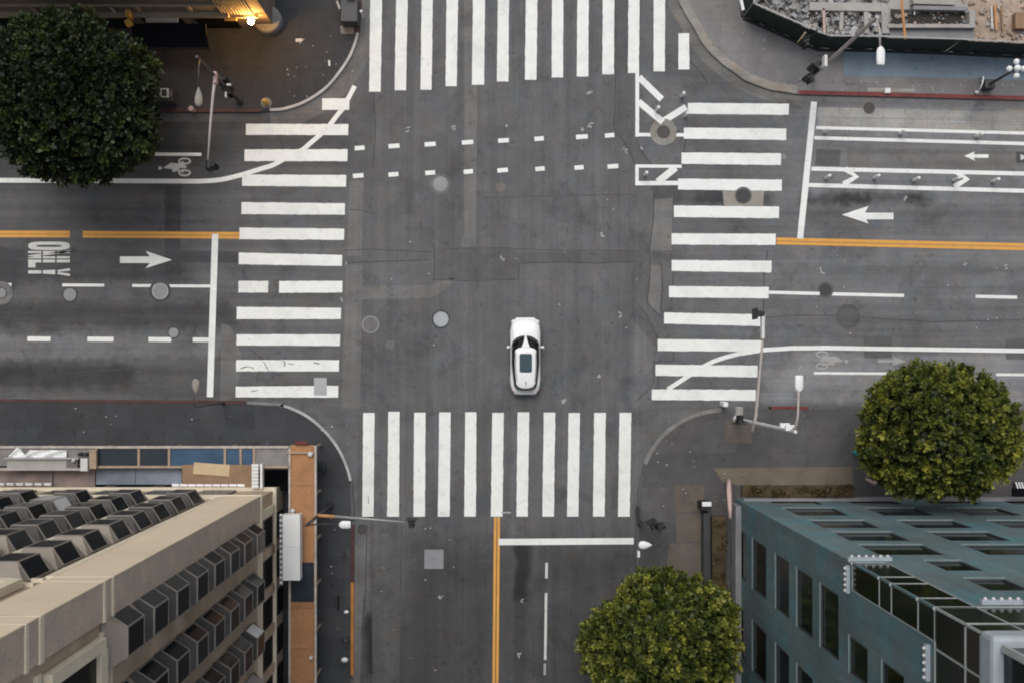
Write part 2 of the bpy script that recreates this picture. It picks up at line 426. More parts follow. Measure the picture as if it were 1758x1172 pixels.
def leaf_mat(name, lo, hi, tip):
    t = NT(name)
    a = t.n('ShaderNodeVertexColor'); a.layer_name = 'tone'
    sp = t.n('ShaderNodeSeparateColor'); t.l(a.outputs[0], sp.inputs[0])
    c = t.mix(sp.outputs[0], lo, hi)
    c = t.mix(sp.outputs[1], c, tip)
    m = t.out(c, 0.5, 0, 0.35)
    t.b.inputs['Subsurface Weight'].default_value = 0.0
    return m
M['leaf'] = leaf_mat('leaf_green', (0.020, 0.036, 0.011), (0.105, 0.135, 0.020), (0.44, 0.43, 0.065))
M['leaf_dark'] = leaf_mat('leaf_dark_green', (0.007, 0.015, 0.006), (0.024, 0.040, 0.011), (0.080, 0.105, 0.022))
M['leaf_olive'] = leaf_mat('leaf_olive', (0.018, 0.014, 0.007), (0.060, 0.042, 0.016), (0.11, 0.072, 0.018))

# ------------------------------------------------------------------ setting: ground, road, sidewalks
def struct(name, mb, mats, parent=None, **k):
    o = obj(name, mb, mats, parent, **k)
    if parent is None: o['kind'] = 'structure'
    return o

def poly_sheet(pts, z):
    mb = MB(); n = len(pts)
    ar = sum(pts[i][0] * pts[(i + 1) % n][1] - pts[(i + 1) % n][0] * pts[i][1] for i in range(n))
    if ar < 0: pts = list(reversed(pts))
    mb.add([(p[0], p[1], z) for p in pts], [tuple(range(n))])
    return mb

def ribbon(pts, w):
    """left and right offsets of a polyline (2-D), mitred"""
    L, Rr = [], []
    n = len(pts)
    for i in range(n):
        a = Vector(pts[max(i - 1, 0)][:2]); b = Vector(pts[min(i + 1, n - 1)][:2])
        d = (b - a).normalized(); nn = Vector((-d.y, d.x))
        p = Vector(pts[i][:2])
        L.append(p + nn * w / 2); Rr.append(p - nn * w / 2)
    return L, Rr

def smooth_line(pts, per=6):
    raw = [Vector(p[:2]) for p in pts]; pts = [raw[0]]; out = []
    for i in range(len(raw) - 1):
        d = (raw[i + 1] - raw[i]).length
        n = 1 if d < 1.6 else (3 if d < 5 else max(3, int(d / 1.2)))
        pts += [raw[i].lerp(raw[i + 1], k / n) for k in range(1, n + 1)]
    for i in range(len(pts) - 1):
        p0 = pts[max(i - 1, 0)]; p1 = pts[i]; p2 = pts[i + 1]; p3 = pts[min(i + 2, len(pts) - 1)]
        for k in range(per):
            t = k / per
            out.append(0.5 * ((2 * p1) + (p2 - p0) * t + (2 * p0 - 5 * p1 + 4 * p2 - p3) * t * t + (3 * p1 - p0 - 3 * p2 + p3) * t ** 3))
    out.append(pts[-1])
    return out

mb = MB(); mb.quad((-500, -500, -0.12), (500, -500, -0.12), (500, 500, -0.12), (-500, 500, -0.12))
struct('ground', mb, M['ground'])
mb = MB(); mb.quad((-75, -75, 0), (75, -75, 0), (75, 75, 0), (-75, 75, 0))
road = struct('road', mb, M['asphalt'])

def sheet(name, px, z, mat, parent=None):
    return obj(name, poly_sheet([P(*p) for p in px], z), mat, parent or road, org=(P(*px[0]).x, P(*px[0]).y, z))
def strip(name, px, wpx, z, mat, parent=None, smooth=0, jit=0.0):
    pts = [P(*p) for p in px]
    if smooth: pts = smooth_line(pts, smooth)
    w = wpx / S
    L, Q = ribbon(pts, w)
    if jit:
        L = [p + Vector((R.uniform(-jit, jit), R.uniform(-jit, jit))) for p in L]; Q = [p + Vector((R.uniform(-jit, jit), R.uniform(-jit, jit))) for p in Q]
    mb = MB()
    for i in range(len(L) - 1):
        mb.quad((Q[i].x, Q[i].y, z), (Q[i + 1].x, Q[i + 1].y, z), (L[i + 1].x, L[i + 1].y, z), (L[i].x, L[i].y, z))
    return obj(name, mb, mat, parent or road, org=(pts[0].x, pts[0].y, z))

KN = [(-1200, 190), (0, 193), (440, 194), (464, 192), (487, 190.5), (523, 179), (559, 156), (584, 128), (605, 95), (617, 58), (620, 20), (622, -60), (626, -1400)]
KE = [(1160, -1400), (1163, -40), (1164, 0), (1173, 20), (1191, 51), (1211, 84), (1239, 111), (1280, 140), (1320, 155), (1370, 163), (1758, 173), (3000, 205)]
KS = [(-1200, 688), (0, 690), (420, 693), (482, 697), (510, 707), (535, 722), (560, 745), (580, 772), (593, 800), (600, 825), (603, 870), (602, 1172), (600, 2700)]
KF = [(1098, 2700), (1097, 1172), (1097, 900), (1100, 840), (1111, 797), (1123, 772), (1142, 748), (1173, 725), (1203, 713), (1235, 707), (1280, 703), (1330, 702), (1758, 706), (3000, 715)]
def fine_kerb(K):
    return [Vector((p.x, p.y)) for p in smooth_line([P(*p) for p in K], 5)]

def clip_cell(poly, x0, x1, y0, y1):
    def cl(ps, inside, inter):
        out = []
        for i in range(len(ps)):
            a, b = ps[i - 1], ps[i]
            ia, ib = inside(a), inside(b)
            if ib:
                if not ia: out.append(inter(a, b))
                out.append(b)
            elif ia: out.append(inter(a, b))
        return out
    def ix(v): return lambda a, b: (v, a[1] + (b[1] - a[1]) * (v - a[0]) / (b[0] - a[0]))
    def iy(v): return lambda a, b: (a[0] + (b[0] - a[0]) * (v - a[1]) / (b[1] - a[1]), v)
    for ins, it in ((lambda p: p[0] >= x0, ix(x0)), (lambda p: p[0] <= x1, ix(x1)), (lambda p: p[1] >= y0, iy(y0)), (lambda p: p[1] <= y1, iy(y1))):
        if not poly: return []
        poly = cl(poly, ins, it)
    return poly

def sidewalk(name, K, far, mat, cell, blocked, view):
    pts = fine_kerb(K)
    poly = [(p.x, p.y) for p in pts] + [(P(*f).x, P(*f).y) for f in far]
    mb = MB(); mb.prism(poly, -0.10, 0.14)
    sw = struct(name, mb, mat)
    cx, cy = cell
    x0, y0, x1, y1 = view
    x = x0
    while x < x1:
        y = y0
        while y < y1:
            q = clip_cell(poly, x + 0.012, x + cx - 0.012, y + 0.012, y + cy - 0.012)
            ok = len(q) >= 3 and not blocked(x + cx / 2, y + cy / 2, cx, cy)
            if ok:
                ar = abs(sum(q[i - 1][0] * q[i][1] - q[i][0] * q[i - 1][1] for i in range(len(q)))) / 2
                if ar > 0.15:
                    m2 = MB(); m2.prism(q, 0.10, 0.150 + R.uniform(-0.002, 0.002))
                    obj('paving_slab', m2, mat, sw, org=(q[0][0], q[0][1], 0.1))
            y += cy
        x += cx
    return sw, pts

def kerb_piece(name, parent, pts, w, mat, off=0.0, z0=-0.05, z1=0.158):
    """kerb running along pts, on their left side"""
    n = len(pts); a, b = [], []
    for i in range(n):
        d = (pts[min(i + 1, n - 1)] - pts[max(i - 1, 0)]).normalized(); nn = Vector((-d.y, d.x))
        a.append(pts[i] - nn * (0.004 - off)); b.append(pts[i] + nn * (w + off))
    mb = MB()
    rings = [[(a[i].x, a[i].y, z0), (a[i].x, a[i].y, z1 - 0.02), (a[i].x * 0.9 + b[i].x * 0.1, a[i].y * 0.9 + b[i].y * 0.1, z1), (b[i].x, b[i].y, z1), (b[i].x, b[i].y, z0)] for i in range(n)]
    mb.rings(rings)
    return obj(name, mb, mat, parent, org=(a[0].x, a[0].y, 0))

def cut(pts, axis, lo, hi):
    """the run of pts whose px coordinate lies in [lo,hi]"""
    f = (lambda p: p.x * S + NX) if axis == 'x' else (lambda p: -p.y * S + NY)
    return [p for p in pts if lo <= f(p) <= hi]

def dense(K, step=18):
    out = []
    pts = smooth_line([P(*p) for p in K], 5)
    for i in range(len(pts) - 1):
        n = max(1, int((pts[i + 1] - pts[i]).length * S / step))
        for k in range(n): out.append(pts[i].lerp(pts[i + 1], k / n))
    out.append(pts[-1])
    return out

never = lambda x, y, a, b: False
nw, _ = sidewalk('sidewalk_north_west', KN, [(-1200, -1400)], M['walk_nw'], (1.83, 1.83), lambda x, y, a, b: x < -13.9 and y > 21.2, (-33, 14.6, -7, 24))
ne, _ = sidewalk('sidewalk_north_east', KE, [(3000, -1400)], M['walk_ne'], (1.9, 1.9), lambda x, y, a, b: y > 19.3 + max(0, (19.5 - x)) * 0.45 and x > 14.6, (10, 15.5, 34, 24))
sw_, _ = sidewalk('sidewalk_south_west', KS, [(-1200, 2700)], M['walk_sw'], (1.83, 1.83), lambda x, y, a, b: x < -14 and y < -8, (-33, -22, -8, -1.5))
se, _ = sidewalk('sidewalk_south_east', KF, [(3000, 2700)], M['walk_se'], (2.1, 2.1), lambda x, y, a, b: x > 15.5 and y < -9, (8.5, -22, 34, -2))

DN, DE, DS, DF = dense(KN), dense(KE), dense(KS), dense(KF)
def rev(p): return list(reversed(p))
# kerbs run with the sidewalk on their left
kerb_piece('kerb', nw, cut(DN, 'x', -700, 255), 0.16, M['kerb_dark'])
kerb_piece('kerb_red', nw, cut(DN, 'x', 255, 452), 0.22, M['kerb_red_dull'])
kk = [p for p in DN if -20 < -p.y * S + NY < 192 and p.x * S + NX > 452]
kk2 = [p for p in kk if -p.y * S + NY > 57]
kerb_piece('kerb', nw, kk2, 0.17, M['kerb_pale'])
kerb_piece('kerb_red', nw, [p for p in kk if -p.y * S + NY <= 60], 0.17, M['kerb_red_dull'])
k1 = [p for p in DE if p.x * S + NX < 1366 and -p.y * S + NY > -200]
kerb_piece('kerb', ne, k1, 0.50, M['conc_bright'])
k2 = [p for p in DE if 1366 <= p.x * S + NX < 2300]
kerb_piece('kerb_red', ne, k2, 0.24, M['kerb_red'])
kerb_piece('kerb_red', sw_, cut(DS, 'x', -700, 425), 0.20, M['kerb_red_dull'])
k3 = [p for p in DS if p.x * S + NX > 425 and -p.y * S + NY < 700]
kerb_piece('kerb', sw_, k3, 0.18, M['kerb'])
k4 = [p for p in DS if p.x * S + NX > 478 and 697 <= -p.y * S + NY < 828]
kerb_piece('kerb', sw_, k4, 0.16, M['kerb_pale'])
kerb_piece('kerb', sw_, [p for p in DS if 826 <= -p.y * S + NY < 896], 0.16, M['kerb_dark'])
kerb_piece('kerb_red', sw_, [p for p in DS if 894 <= -p.y * S + NY < 1000], 0.20, M['kerb_red_dull'])
kerb_piece('kerb_orange', sw_, [p for p in DS if 998 <= -p.y * S + NY < 1162], 0.20, M['kerb_orange'])
kerb_piece('kerb', sw_, [p for p in DS if 1160 <= -p.y * S + NY < 1900], 0.16, M['kerb_dark'])
kerb_piece('kerb', se, [p for p in DF if 795 <= -p.y * S + NY < 1900], 0.18, M['kerb_dark'])
kerb_piece('kerb', se, [p for p in DF if -p.y * S + NY < 800 and p.x * S + NX < 1240], 0.26, M['kerb'])
kerb_piece('kerb', se, [p for p in DF if 1236 <= p.x * S + NX < 1322], 0.18, M['kerb_dark'])
kerb_piece('kerb_red', se, [p for p in DF if 1318 <= p.x * S + NX < 1392], 0.18, M['kerb_red'])
kerb_piece('kerb', se, [p for p in DF if 1388 <= p.x * S + NX < 2300], 0.18, M['kerb_dark'])

# gutters and patches in the road, each slightly above the one below
def gutter(K, w, mat, z=0.003, sel=None):
    pts = dense(K)
    if sel: pts = [p for p in pts if sel(p.x * S + NX, -p.y * S + NY)]
    n = len(pts); mb = MB(); a = []
    for i in range(n):
        d = (pts[min(i + 1, n - 1)] - pts[max(i - 1, 0)]).normalized(); nn = Vector((d.y, -d.x))
        a.append((pts[i] - nn * 0.05, pts[i] + nn * w))
    for i in range(n - 1):
        p, q, r, s_ = a[i][0], a[i][1], a[i + 1][1], a[i + 1][0]
        mb.quad((p.x, p.y, z), (q.x, q.y, z), (r.x, r.y, z), (s_.x, s_.y, z))
    return obj('gutter', mb, mat, road, org=(pts[0].x, pts[0].y, z))
gutter(KN, 0.55, M['asph_mid'], sel=lambda x, y: -700 < x < 460 and y > 150)
gutter(KN, 1.0, M['asph_light'], sel=lambda x, y: y < 192 and x > 455 and y > -400)
gutter(KE, 0.62, M['conc_road'], sel=lambda x, y: x < 1380 and y > -400)
gutter(KS, 0.5, M['asph_mid'], sel=lambda x, y: -700 < x and y < 2000)
gutter(KF, 0.75, M['asph_light'], sel=lambda x, y: y < 2000 and x < 2300)

PATCHES = [
    ([(797, -60), (820, -60), (818, 424), (790, 424), (797, 400)], 'asph_light'),
    ([(600, 310), (624, 310), (621, 440), (596, 440)], 'asph_light'), ([(595, 455), (622, 455), (618, 700), (585, 700)], 'asph_light'),
    ([(620, 491), (740, 489), (775, 478), (785, 480), (755, 505), (735, 512), (618, 514)], 'asph_light'),
    ([(1122, 343), (1155, 340), (1153, 434), (1115, 434)], 'conc_road'), ([(1116, 455), (1137, 455), (1132, 540), (1112, 520)], 'conc_road'),
    ([(283, 318), (311, 318), (309, 492), (264, 492), (264, 470), (283, 468)], 'asph_dark'),
    ([(311, 430), (408, 432), (408, 452), (311, 450)], 'asph_dark'),
    ([(1240, 322), (1312, 322), (1310, 354), (1243, 354)], 'conc_bright'),
    ([(1482, 577), (1531, 577), (1531, 614), (1484, 614)], 'asph_mid'), ([(1726, 580), (1775, 580), (1775, 617), (1727, 617)], 'asph_mid'),
    ([(1402, 256), (1443, 258), (1441, 286), (1399, 284)], 'asph_mid'),
    ([(1093, 300), (1122, 330), (1114, 430), (1100, 480), (1092, 520), (1130, 575), (1128, 600), (1085, 545), (1084, 470), (1096, 430)], 'asph_mid'),
    ([(745, 428), (890, 428), (890, 480), (745, 480)], 'asph_mid'), ([(892, 433), (1092, 433), (1092, 451), (892, 453)], 'asph_mid'),
    ([(1057, -60), (1078, -60), (1078, 222), (1119, 282), (1092, 286), (1055, 222)], 'asph_mid'),
    ([(636, 890), (690, 890), (686, 1180), (640, 1180)], 'asph_mid'), ([(600, 985), (628, 885), (618, 1180), (606, 1180)], 'asph_light'),
    ([(1728, 188), (1790, 190), (1790, 214), (1728, 212)], 'conc_bright'),
    ([(-40, 415), (40, 430), (48, 455), (20, 500), (-40, 470)], 'asph_dark'), ([(380, 555), (396, 560), (415, 610), (408, 680), (378, 690)], 'asph_light'),
]
for i, (pp, mt) in enumerate(PATCHES):
    sheet('road_patch', pp, 0.0042 + 0.0003 * (i % 5), M[mt])
CRACKS = [
    ([(590, 430), (640, 428), (740, 433)], 1.3), ([(590, 451), (660, 449), (738, 446)], 2.0), ([(745, 425), (746, 452), (744, 480)], 1.6), ([(744, 480), (800, 482), (890, 480)], 1.4), ([(890, 480), (891, 452)], 1.6),
    ([(891, 452), (960, 450), (1030, 452), (1095, 449)], 1.9), ([(746, 427), (860, 426), (960, 430), (1098, 431)], 1.2), ([(1056, -60), (1057, 120), (1055, 222), (1076, 250), (1092, 286)], 2.6), ([(1092, 240), (1103, 262), (1118, 282)], 2.4),
    ([(1124, 320), (1121, 380), (1115, 430), (1116, 460), (1112, 520), (1136, 545)], 2.2), ([(1093, 520), (1112, 545), (1131, 584)], 2.0), ([(1135, 452), (1138, 500), (1134, 535)], 1.8), ([(1116, 433), (1154, 431)], 1.6), ([(641, 150), (644, 220), (641, 290)], 1.8), ([(600, 360), (622, 362), (640, 367)], 1.4),
    ([(1150, 430), (1156, 460), (1153, 530)], 1.5), ([(1178, 240), (1173, 262)], 2), ([(1180, 100), (1205, 128), (1215, 145)], 2.2), ([(20, 465), (50, 463), (22, 500), (14, 545)], 2.2), ([(80, 470), (50, 490)], 1.8), ([(430, 600), (452, 618), (470, 640), (488, 640), (490, 612)], 1.6), ([(440, 655), (444, 638)], 2.0), ([(485, 690), (500, 700)], 2.0),
    ([(1318, 430), (1312, 470), (1310, 560)], 2.0), ([(1128, 690), (1131, 620), (1155, 618), (1155, 585)], 1.4), ([(1190, 552), (1260, 555), (1310, 560)], 1.3), ([(905, 1015), (960, 1010), (1010, 1014)], 1.3), ([(630, 900), (628, 1010), (620, 1090)], 1.6), ([(1004, 935), (1002, 1010), (1003, 1172)], 1.2), ([(690, 900), (688, 1000), (690, 1100)], 1.2),
    ([(1310, 545), (1380, 541), (1440, 542)], 1.2), ([(1480, 545), (1600, 552), (1758, 549)], 1.1), ([(830, 340), (960, 336), (1090, 334)], 1.0), ([(1020, 420), (1022, 370), (1018, 300)], 1.0), ([(110, 640), (210, 633), (330, 640)], 1.4), ([(1090, 690), (1120, 660), (1125, 600)], 1.2),
]
for i, (pp, w) in enumerate(CRACKS):
    strip('crack_seal', pp, w, 0.0062 + 0.0002 * (i % 4), M['seal'], smooth=5, jit=0.012)
# concrete bus-lane slabs by the red kerb, each its own piece
for r_ in range(2):
    for k in range(12):
        x0 = 1404 + k * 37.5; y0 = 184 + r_ * 17 + (x0 - 1404) * 0.024
        c = [(x0 + 0.4, y0 + 0.4), (x0 + 37.1, y0 + 1.0), (x0 + 37.1, y0 + 17.2), (x0 + 0.4, y0 + 16.6)]
        mb = MB(); mb.prism([(P(*q).x, P(*q).y) for q in c], 0.002, 0.0055)
        obj('concrete_slab', mb, M['conc_slab'], road, org=P(*c[0]))
for k in range(9):
    x0 = 1404 + k * 50; y0 = 252 + k * 1.2
    if k in (0,): continue
    c = [(x0 + 0.4, y0), (x0 + 49.4, y0 + 1.2), (x0 + 49.4, y0 + 35), (x0 + 0.4, y0 + 34)]
    mb = MB(); mb.prism([(P(*q).x, P(*q).y) for q in c], 0.001, 0.0036)
    obj('concrete_slab', mb, M['asph_light'], road, org=P(*c[0]))

# ------------------------------------------------------------------ painted markings
ZP = 0.0085
def stripe(pts, mat='paint', name='crosswalk_stripe', z=ZP):
    out = []
    for i in range(len(pts)):
        a, b = pts[i], pts[(i + 1) % len(pts)]
        L = math.hypot(b[0] - a[0], b[1] - a[1]); n = max(2, int(L / 7))
        for k in range(n):
            j = 0.0 if k == 0 else 0.20
            out.append((a[0] + (b[0] - a[0]) * k / n + R.gauss(0, j), a[1] + (b[1] - a[1]) * k / n + R.gauss(0, j)))
    return sheet(name, out, z, M[mat])
for a, b, c, d, y in ((635.5, 656, 633.5, 653.4, 158), (680, 700, 677.5, 697, 155.6), (723.8, 743, 721.8, 741, 154.6), (766.6, 786.5, 764.8, 784, 148.5), (812, 832.6, 810, 831, 146),
        (854.6, 873.8, 853, 873, 140.5), (902.7, 922.7, 901, 921, 137.5), (947.5, 967, 947, 966.7, 133.6), (991, 1010.7, 990, 1010, 131.8), (1034.6, 1054.5, 1034, 1054, 128), (1078.8, 1098, 1078, 1097, 126), (1122, 1142, 1122, 1141.5, 123)):
    yt = y - 184
    k = (0 - yt) / y if y else 0
    xa, xb = a + (a - c) * (-yt) / y, b + (b - d) * (-yt) / y
    stripe([(xa, yt), (xb, yt), (d, y), (c, y)])
stripe([(1164.6, 57.6), (1183, 57.6), (1183.5, 119.8), (1164.6, 119.8)])
for a, b, c, d in ((623.5, 643, 622, 641.5), (666.7, 686, 664.6, 685), (711, 730.7, 709.6, 729.5), (754, 773.8, 751.6, 772), (798.6, 818, 797, 817), (845, 864.8, 842.7, 862.7), (888.6, 908.6, 886.5, 906), (933.4, 953.4, 931, 951), (976, 995.6, 973.5, 993), (1020, 1040, 1018, 1038), (1063.5, 1084, 1061, 1081)):
    yt = 707 + R.uniform(-1, 1.5)
    stripe([(a, yt), (b, yt), (d, 886), (c, 886)])
for x0, x1, ya, yb, yc, yd in ((553, 600, 169, 189, 169.5, 189), (422.5, 598.4, 213, 232, 213.5, 232.5), (420, 597, 257, 277, 256.5, 277), (416, 594.6, 300, 319.5, 301, 321), (414.6, 592.5, 347.5, 368, 349.5, 369), (411, 591, 391, 411, 393, 412), (410, 587.6, 434, 454, 438, 457), (409.5, 460.7, 482.5, 502.5, 482.5, 502.5),
        (479.4, 588, 482.5, 503, 482.5, 502.6), (406.4, 585.6, 527, 548, 528.5, 548), (406, 584, 574, 592.5, 574, 593.5), (405.6, 582.5, 617.5, 637, 617.5, 637), (404.6, 581, 663, 681.5, 661.5, 682)):
    stripe([(x0, ya), (x1, yc), (x1 - 0.5, yd), (x0 - 0.3, yb)])
for x0, x1, ya, yb, yc, yd in ((1181, 1354.6, 177, 196, 178.5, 197.5), (1174, 1350, 219.5, 238.5, 221, 241), (1170, 1341, 262, 281.5, 263.6, 284), (1164, 1342.5, 307, 326, 308.7, 328), (1157, 1337.6, 353, 373, 355, 375), (1153, 1331.8, 401, 420, 401.7, 421), (1153, 1324.6, 446.6, 465.5, 448, 468),
        (1148.5, 1320, 491.4, 510.6, 492.8, 512.4), (1140, 1313, 536.6, 555.8, 540, 560), (1129, 1307, 582, 602, 584, 603.5), (1125.5, 1300.6, 625.4, 644.6, 627, 647), (1119, 1297.6, 667.7, 686, 668.5, 687.5)):
    stripe([(x0, ya), (x1, yc), (x1 - 0.5, yd), (x0, yb)])

NL = [0]
for i, (pp, w) in enumerate((([(412, 633), (425, 629), (436, 632)], 1.3), ([(452, 620), (457, 628), (462, 637)], 1.2), ([(486, 618), (489, 624), (488, 629)], 1.6), ([(495, 624), (505, 625)], 1.0), ([(538, 622), (548, 624)], 1.2), ([(430, 672), (444, 669)], 1.0), ([(632, 850), (633, 864)], 0.9))):
    strip('paint_crack', pp, w, 0.0172 + 0.0003 * (i % 3), M['asph_mid'], smooth=3, jit=0.015)
def line(px, w, mat='paint', z=ZP + 0.002, smooth=0, name='lane_line'):
    NL[0] += 1; z = ZP + 0.0012 + 0.00045 * (NL[0] % 14)
    return strip(name, px, w, z, M[mat], smooth=smooth)
line([(-700, 309), (0, 310), (340, 311.5), (378, 309), (415, 300.5), (468, 284), (520, 257), (560, 223), (590, 184), (609, 148)], 8, smooth=6)
line([(237, 265), (346, 265.5)], 5.5)
for yo in (-3.1, 3.1):
    line([(-700, 397 + yo), (0, 402 + yo), (120, 402.3 + yo)], 5.4, 'paint_yellow', name='centre_line')
    line([(142, 402.5 + yo), (411, 404.5 + yo)], 5.4, 'paint_yellow', name='centre_line')
    line([(1333, 414 + yo * 1.05), (1758, 424 + yo * 1.05), (2400, 439 + yo)], 5.6, 'paint_yellow', name='centre_line')
    line([(853.2 + yo * 0.95, 887), (850.6 + yo * 0.95, 1172), (845 + yo, 1800)], 4.6, 'paint_yellow', name='centre_line')
line([(369.5, 402), (360.5, 681)], 11, name='stop_line')
line([(1397.5, 175), (1373.5, 410)], 10.5, name='stop_line')
line([(856, 929.5), (1088, 928)], 11, name='stop_line')
for a, b, y, w in ((107, 179, 489.5, 5), (227, 269, 490.5, 5), (286, 362, 491, 5), (47, 87, 581.5, 8), (150, 195, 582, 8), (255, 294, 582.5, 8), (331, 360, 583, 7.5), (-60, 20, 488.5, 5), (-60, -14, 581, 8)):
    line([(a, y), (b, y + 0.3)], w, name='lane_dash')
for a, b, y in ((609, 626, 254.5), (667, 686, 251), (729, 748, 248), (793, 812.5, 244.7), (855, 873.5, 241.6), (917.5, 933.5, 238.5), (989, 1009, 235.2), (1038.5, 1054.5, 232.8), (606, 624, 302), (667, 684, 299.8), (730, 747, 297), (796, 812, 295), (854, 872, 292.6), (919, 935, 290.2), (986, 1002, 288), (1043, 1061.5, 286)):
    line([(a, y + 0.7), (b, y - 0.7)], 7.5, name='guide_dash')
# north-east gore
line([(1094, 120), (1094, 235)], 6.5)
line([(1097, 133), (1136, 171)], 11, name='hatch_line')
line([(1096, 175), (1138, 210)], 11, name='hatch_line')
line([(1136, 210), (1178, 184)], 11, name='hatch_line', z=ZP + 0.003)
line([(1091, 231.5), (1120, 231.8)], 6); line([(1160, 232), (1175, 232)], 6)
line([(1091, 285.5), (1170, 286)], 5.5); line([(1093.5, 284), (1093.5, 318)], 6, z=ZP + 0.003); line([(1091, 315), (1166, 314.5)], 7.5)
line([(1129, 313), (1160, 288)], 12, name='hatch_line', z=ZP + 0.003)
# east arm
line([(1401, 219.5), (1758, 229), (2400, 246)], 5.5); line([(1398, 237), (1758, 247), (2400, 265)], 6)
line([(1393, 290), (1758, 298.5), (2400, 314)], 7); line([(1388, 318), (1758, 328), (2400, 344)], 7)
for x, y in ((1470, 303.6), (1660, 308)):
    line([(x - 19, y - 13), (x, y), (x - 22, y + 13)], 10, name='chevron')
for px in ([(1655, 268), (1674, 260.5), (1671, 265.3), (1697, 265.3), (1697, 271.5), (1671, 271.5), (1674, 276.5)], [(1445, 369), (1491, 354), (1485, 365.5), (1534, 365.5), (1534, 377), (1487, 377), (1491, 384)], [(295, 446.5), (250, 431), (257, 440.5), (206, 440.5), (206, 452), (257, 452), (250, 461)]):
    sheet('turn_arrow', px, ZP + 0.002, M['paint'])
sheet('road_patch', [(1744, 261), (1765, 261), (1765, 280), (1745, 280)], 0.0072, M['asph_dark'])
sheet('turn_arrow', [(1752, 265), (1766, 271), (1752, 275)], ZP + 0.002, M['paint_old'])
for a, b, y0, y1 in ((1320, 1407, 502, 504.2), (1427, 1552, 504.8, 507.5), (1675, 1746, 509, 510.5)):
    line([(a, y0), (b, y1)], 5.5, name='lane_dash')
line([(1146, 668), (1188, 641), (1224, 620.5), (1264, 608), (1310, 600.5), (1360, 597.5), (1420, 597), (1480, 598), (1758, 602), (2400, 612)], 7.5, smooth=6)
line([(1397, 640), (1545, 641)], 4.5); line([(1710, 642.5), (1900, 644)], 4.5)
line([(861, 879), (877, 879)], 3, 'paint_faint')
# south arm lane line
line([(938.5, 965), (938, 992)], 4.5, 'paint_old', name='lane_dash'); line([(937.6, 1017), (936, 1132)], 4.5, 'paint_old', name='lane_dash'); line([(935.5, 1138), (935, 1158)], 4, 'paint_faint', name='lane_dash')

def ring_sheet(name, cx, cy, rx, ry, t, z, mat, rot=0, n=28):
    mb = MB()
    for i in range(n):
        q = []
        for a, k in ((i, 1), (i + 1, 1), (i + 1, 0), (i, 0)):
            th = 2 * math.pi * a / n
            x, y = (rx - t * (1 - k)) * math.cos(th), (ry - t * (1 - k)) * math.sin(th)
            p = P(cx + x * math.cos(rot) - y * math.sin(rot), cy + x * math.sin(rot) + y * math.cos(rot))
            q.append((p.x, p.y, z))
        mb.quad(*q[::-1])
    return obj(name, mb, mat, road, org=P(cx, cy))
def bike_symbol(cx, cy, sgn, mat):
    z = ZP + 0.002
    for dy in (-10, 10): ring_sheet('bicycle_symbol_wheel', cx, cy + dy, 11, 6.2, 3.2, z, M[mat])
    sheet('bicycle_symbol_rider', [(cx + a * sgn, cy + b) for a, b in ((-37, 2), (-24, -7), (-12, -6), (-2, -4), (3, -2), (3, 2), (-8, 2), (-11, 7), (-20, 9), (-22, 4))], z + 0.001, M[mat])
    line([(cx - 14 * sgn, cy - 4), (cx - 1 * sgn, cy - 9)], 2.6, mat, name='bicycle_symbol_frame'); line([(cx - 12 * sgn, cy + 6), (cx - 1 * sgn, cy + 9)], 2.6, mat, name='bicycle_symbol_frame')
    ring_sheet('bicycle_symbol_head', cx - 42 * sgn, cy + 2, 3.4, 3.2, 3.1, z, M[mat])
bike_symbol(317, 287, 1, 'paint_old')
bike_symbol(1411, 618, -1, 'paint_faint')
sheet('turn_arrow', [(1556, 620), (1531, 611), (1534, 617), (1507, 617), (1507, 622), (1534, 622), (1531, 628)], ZP + 0.002, M['paint_faint'])
sheet('turn_arrow', [(160, 288), (178, 281), (176, 277), (191, 286), (180, 290), (178, 294)], ZP + 0.002, M['paint_old'])

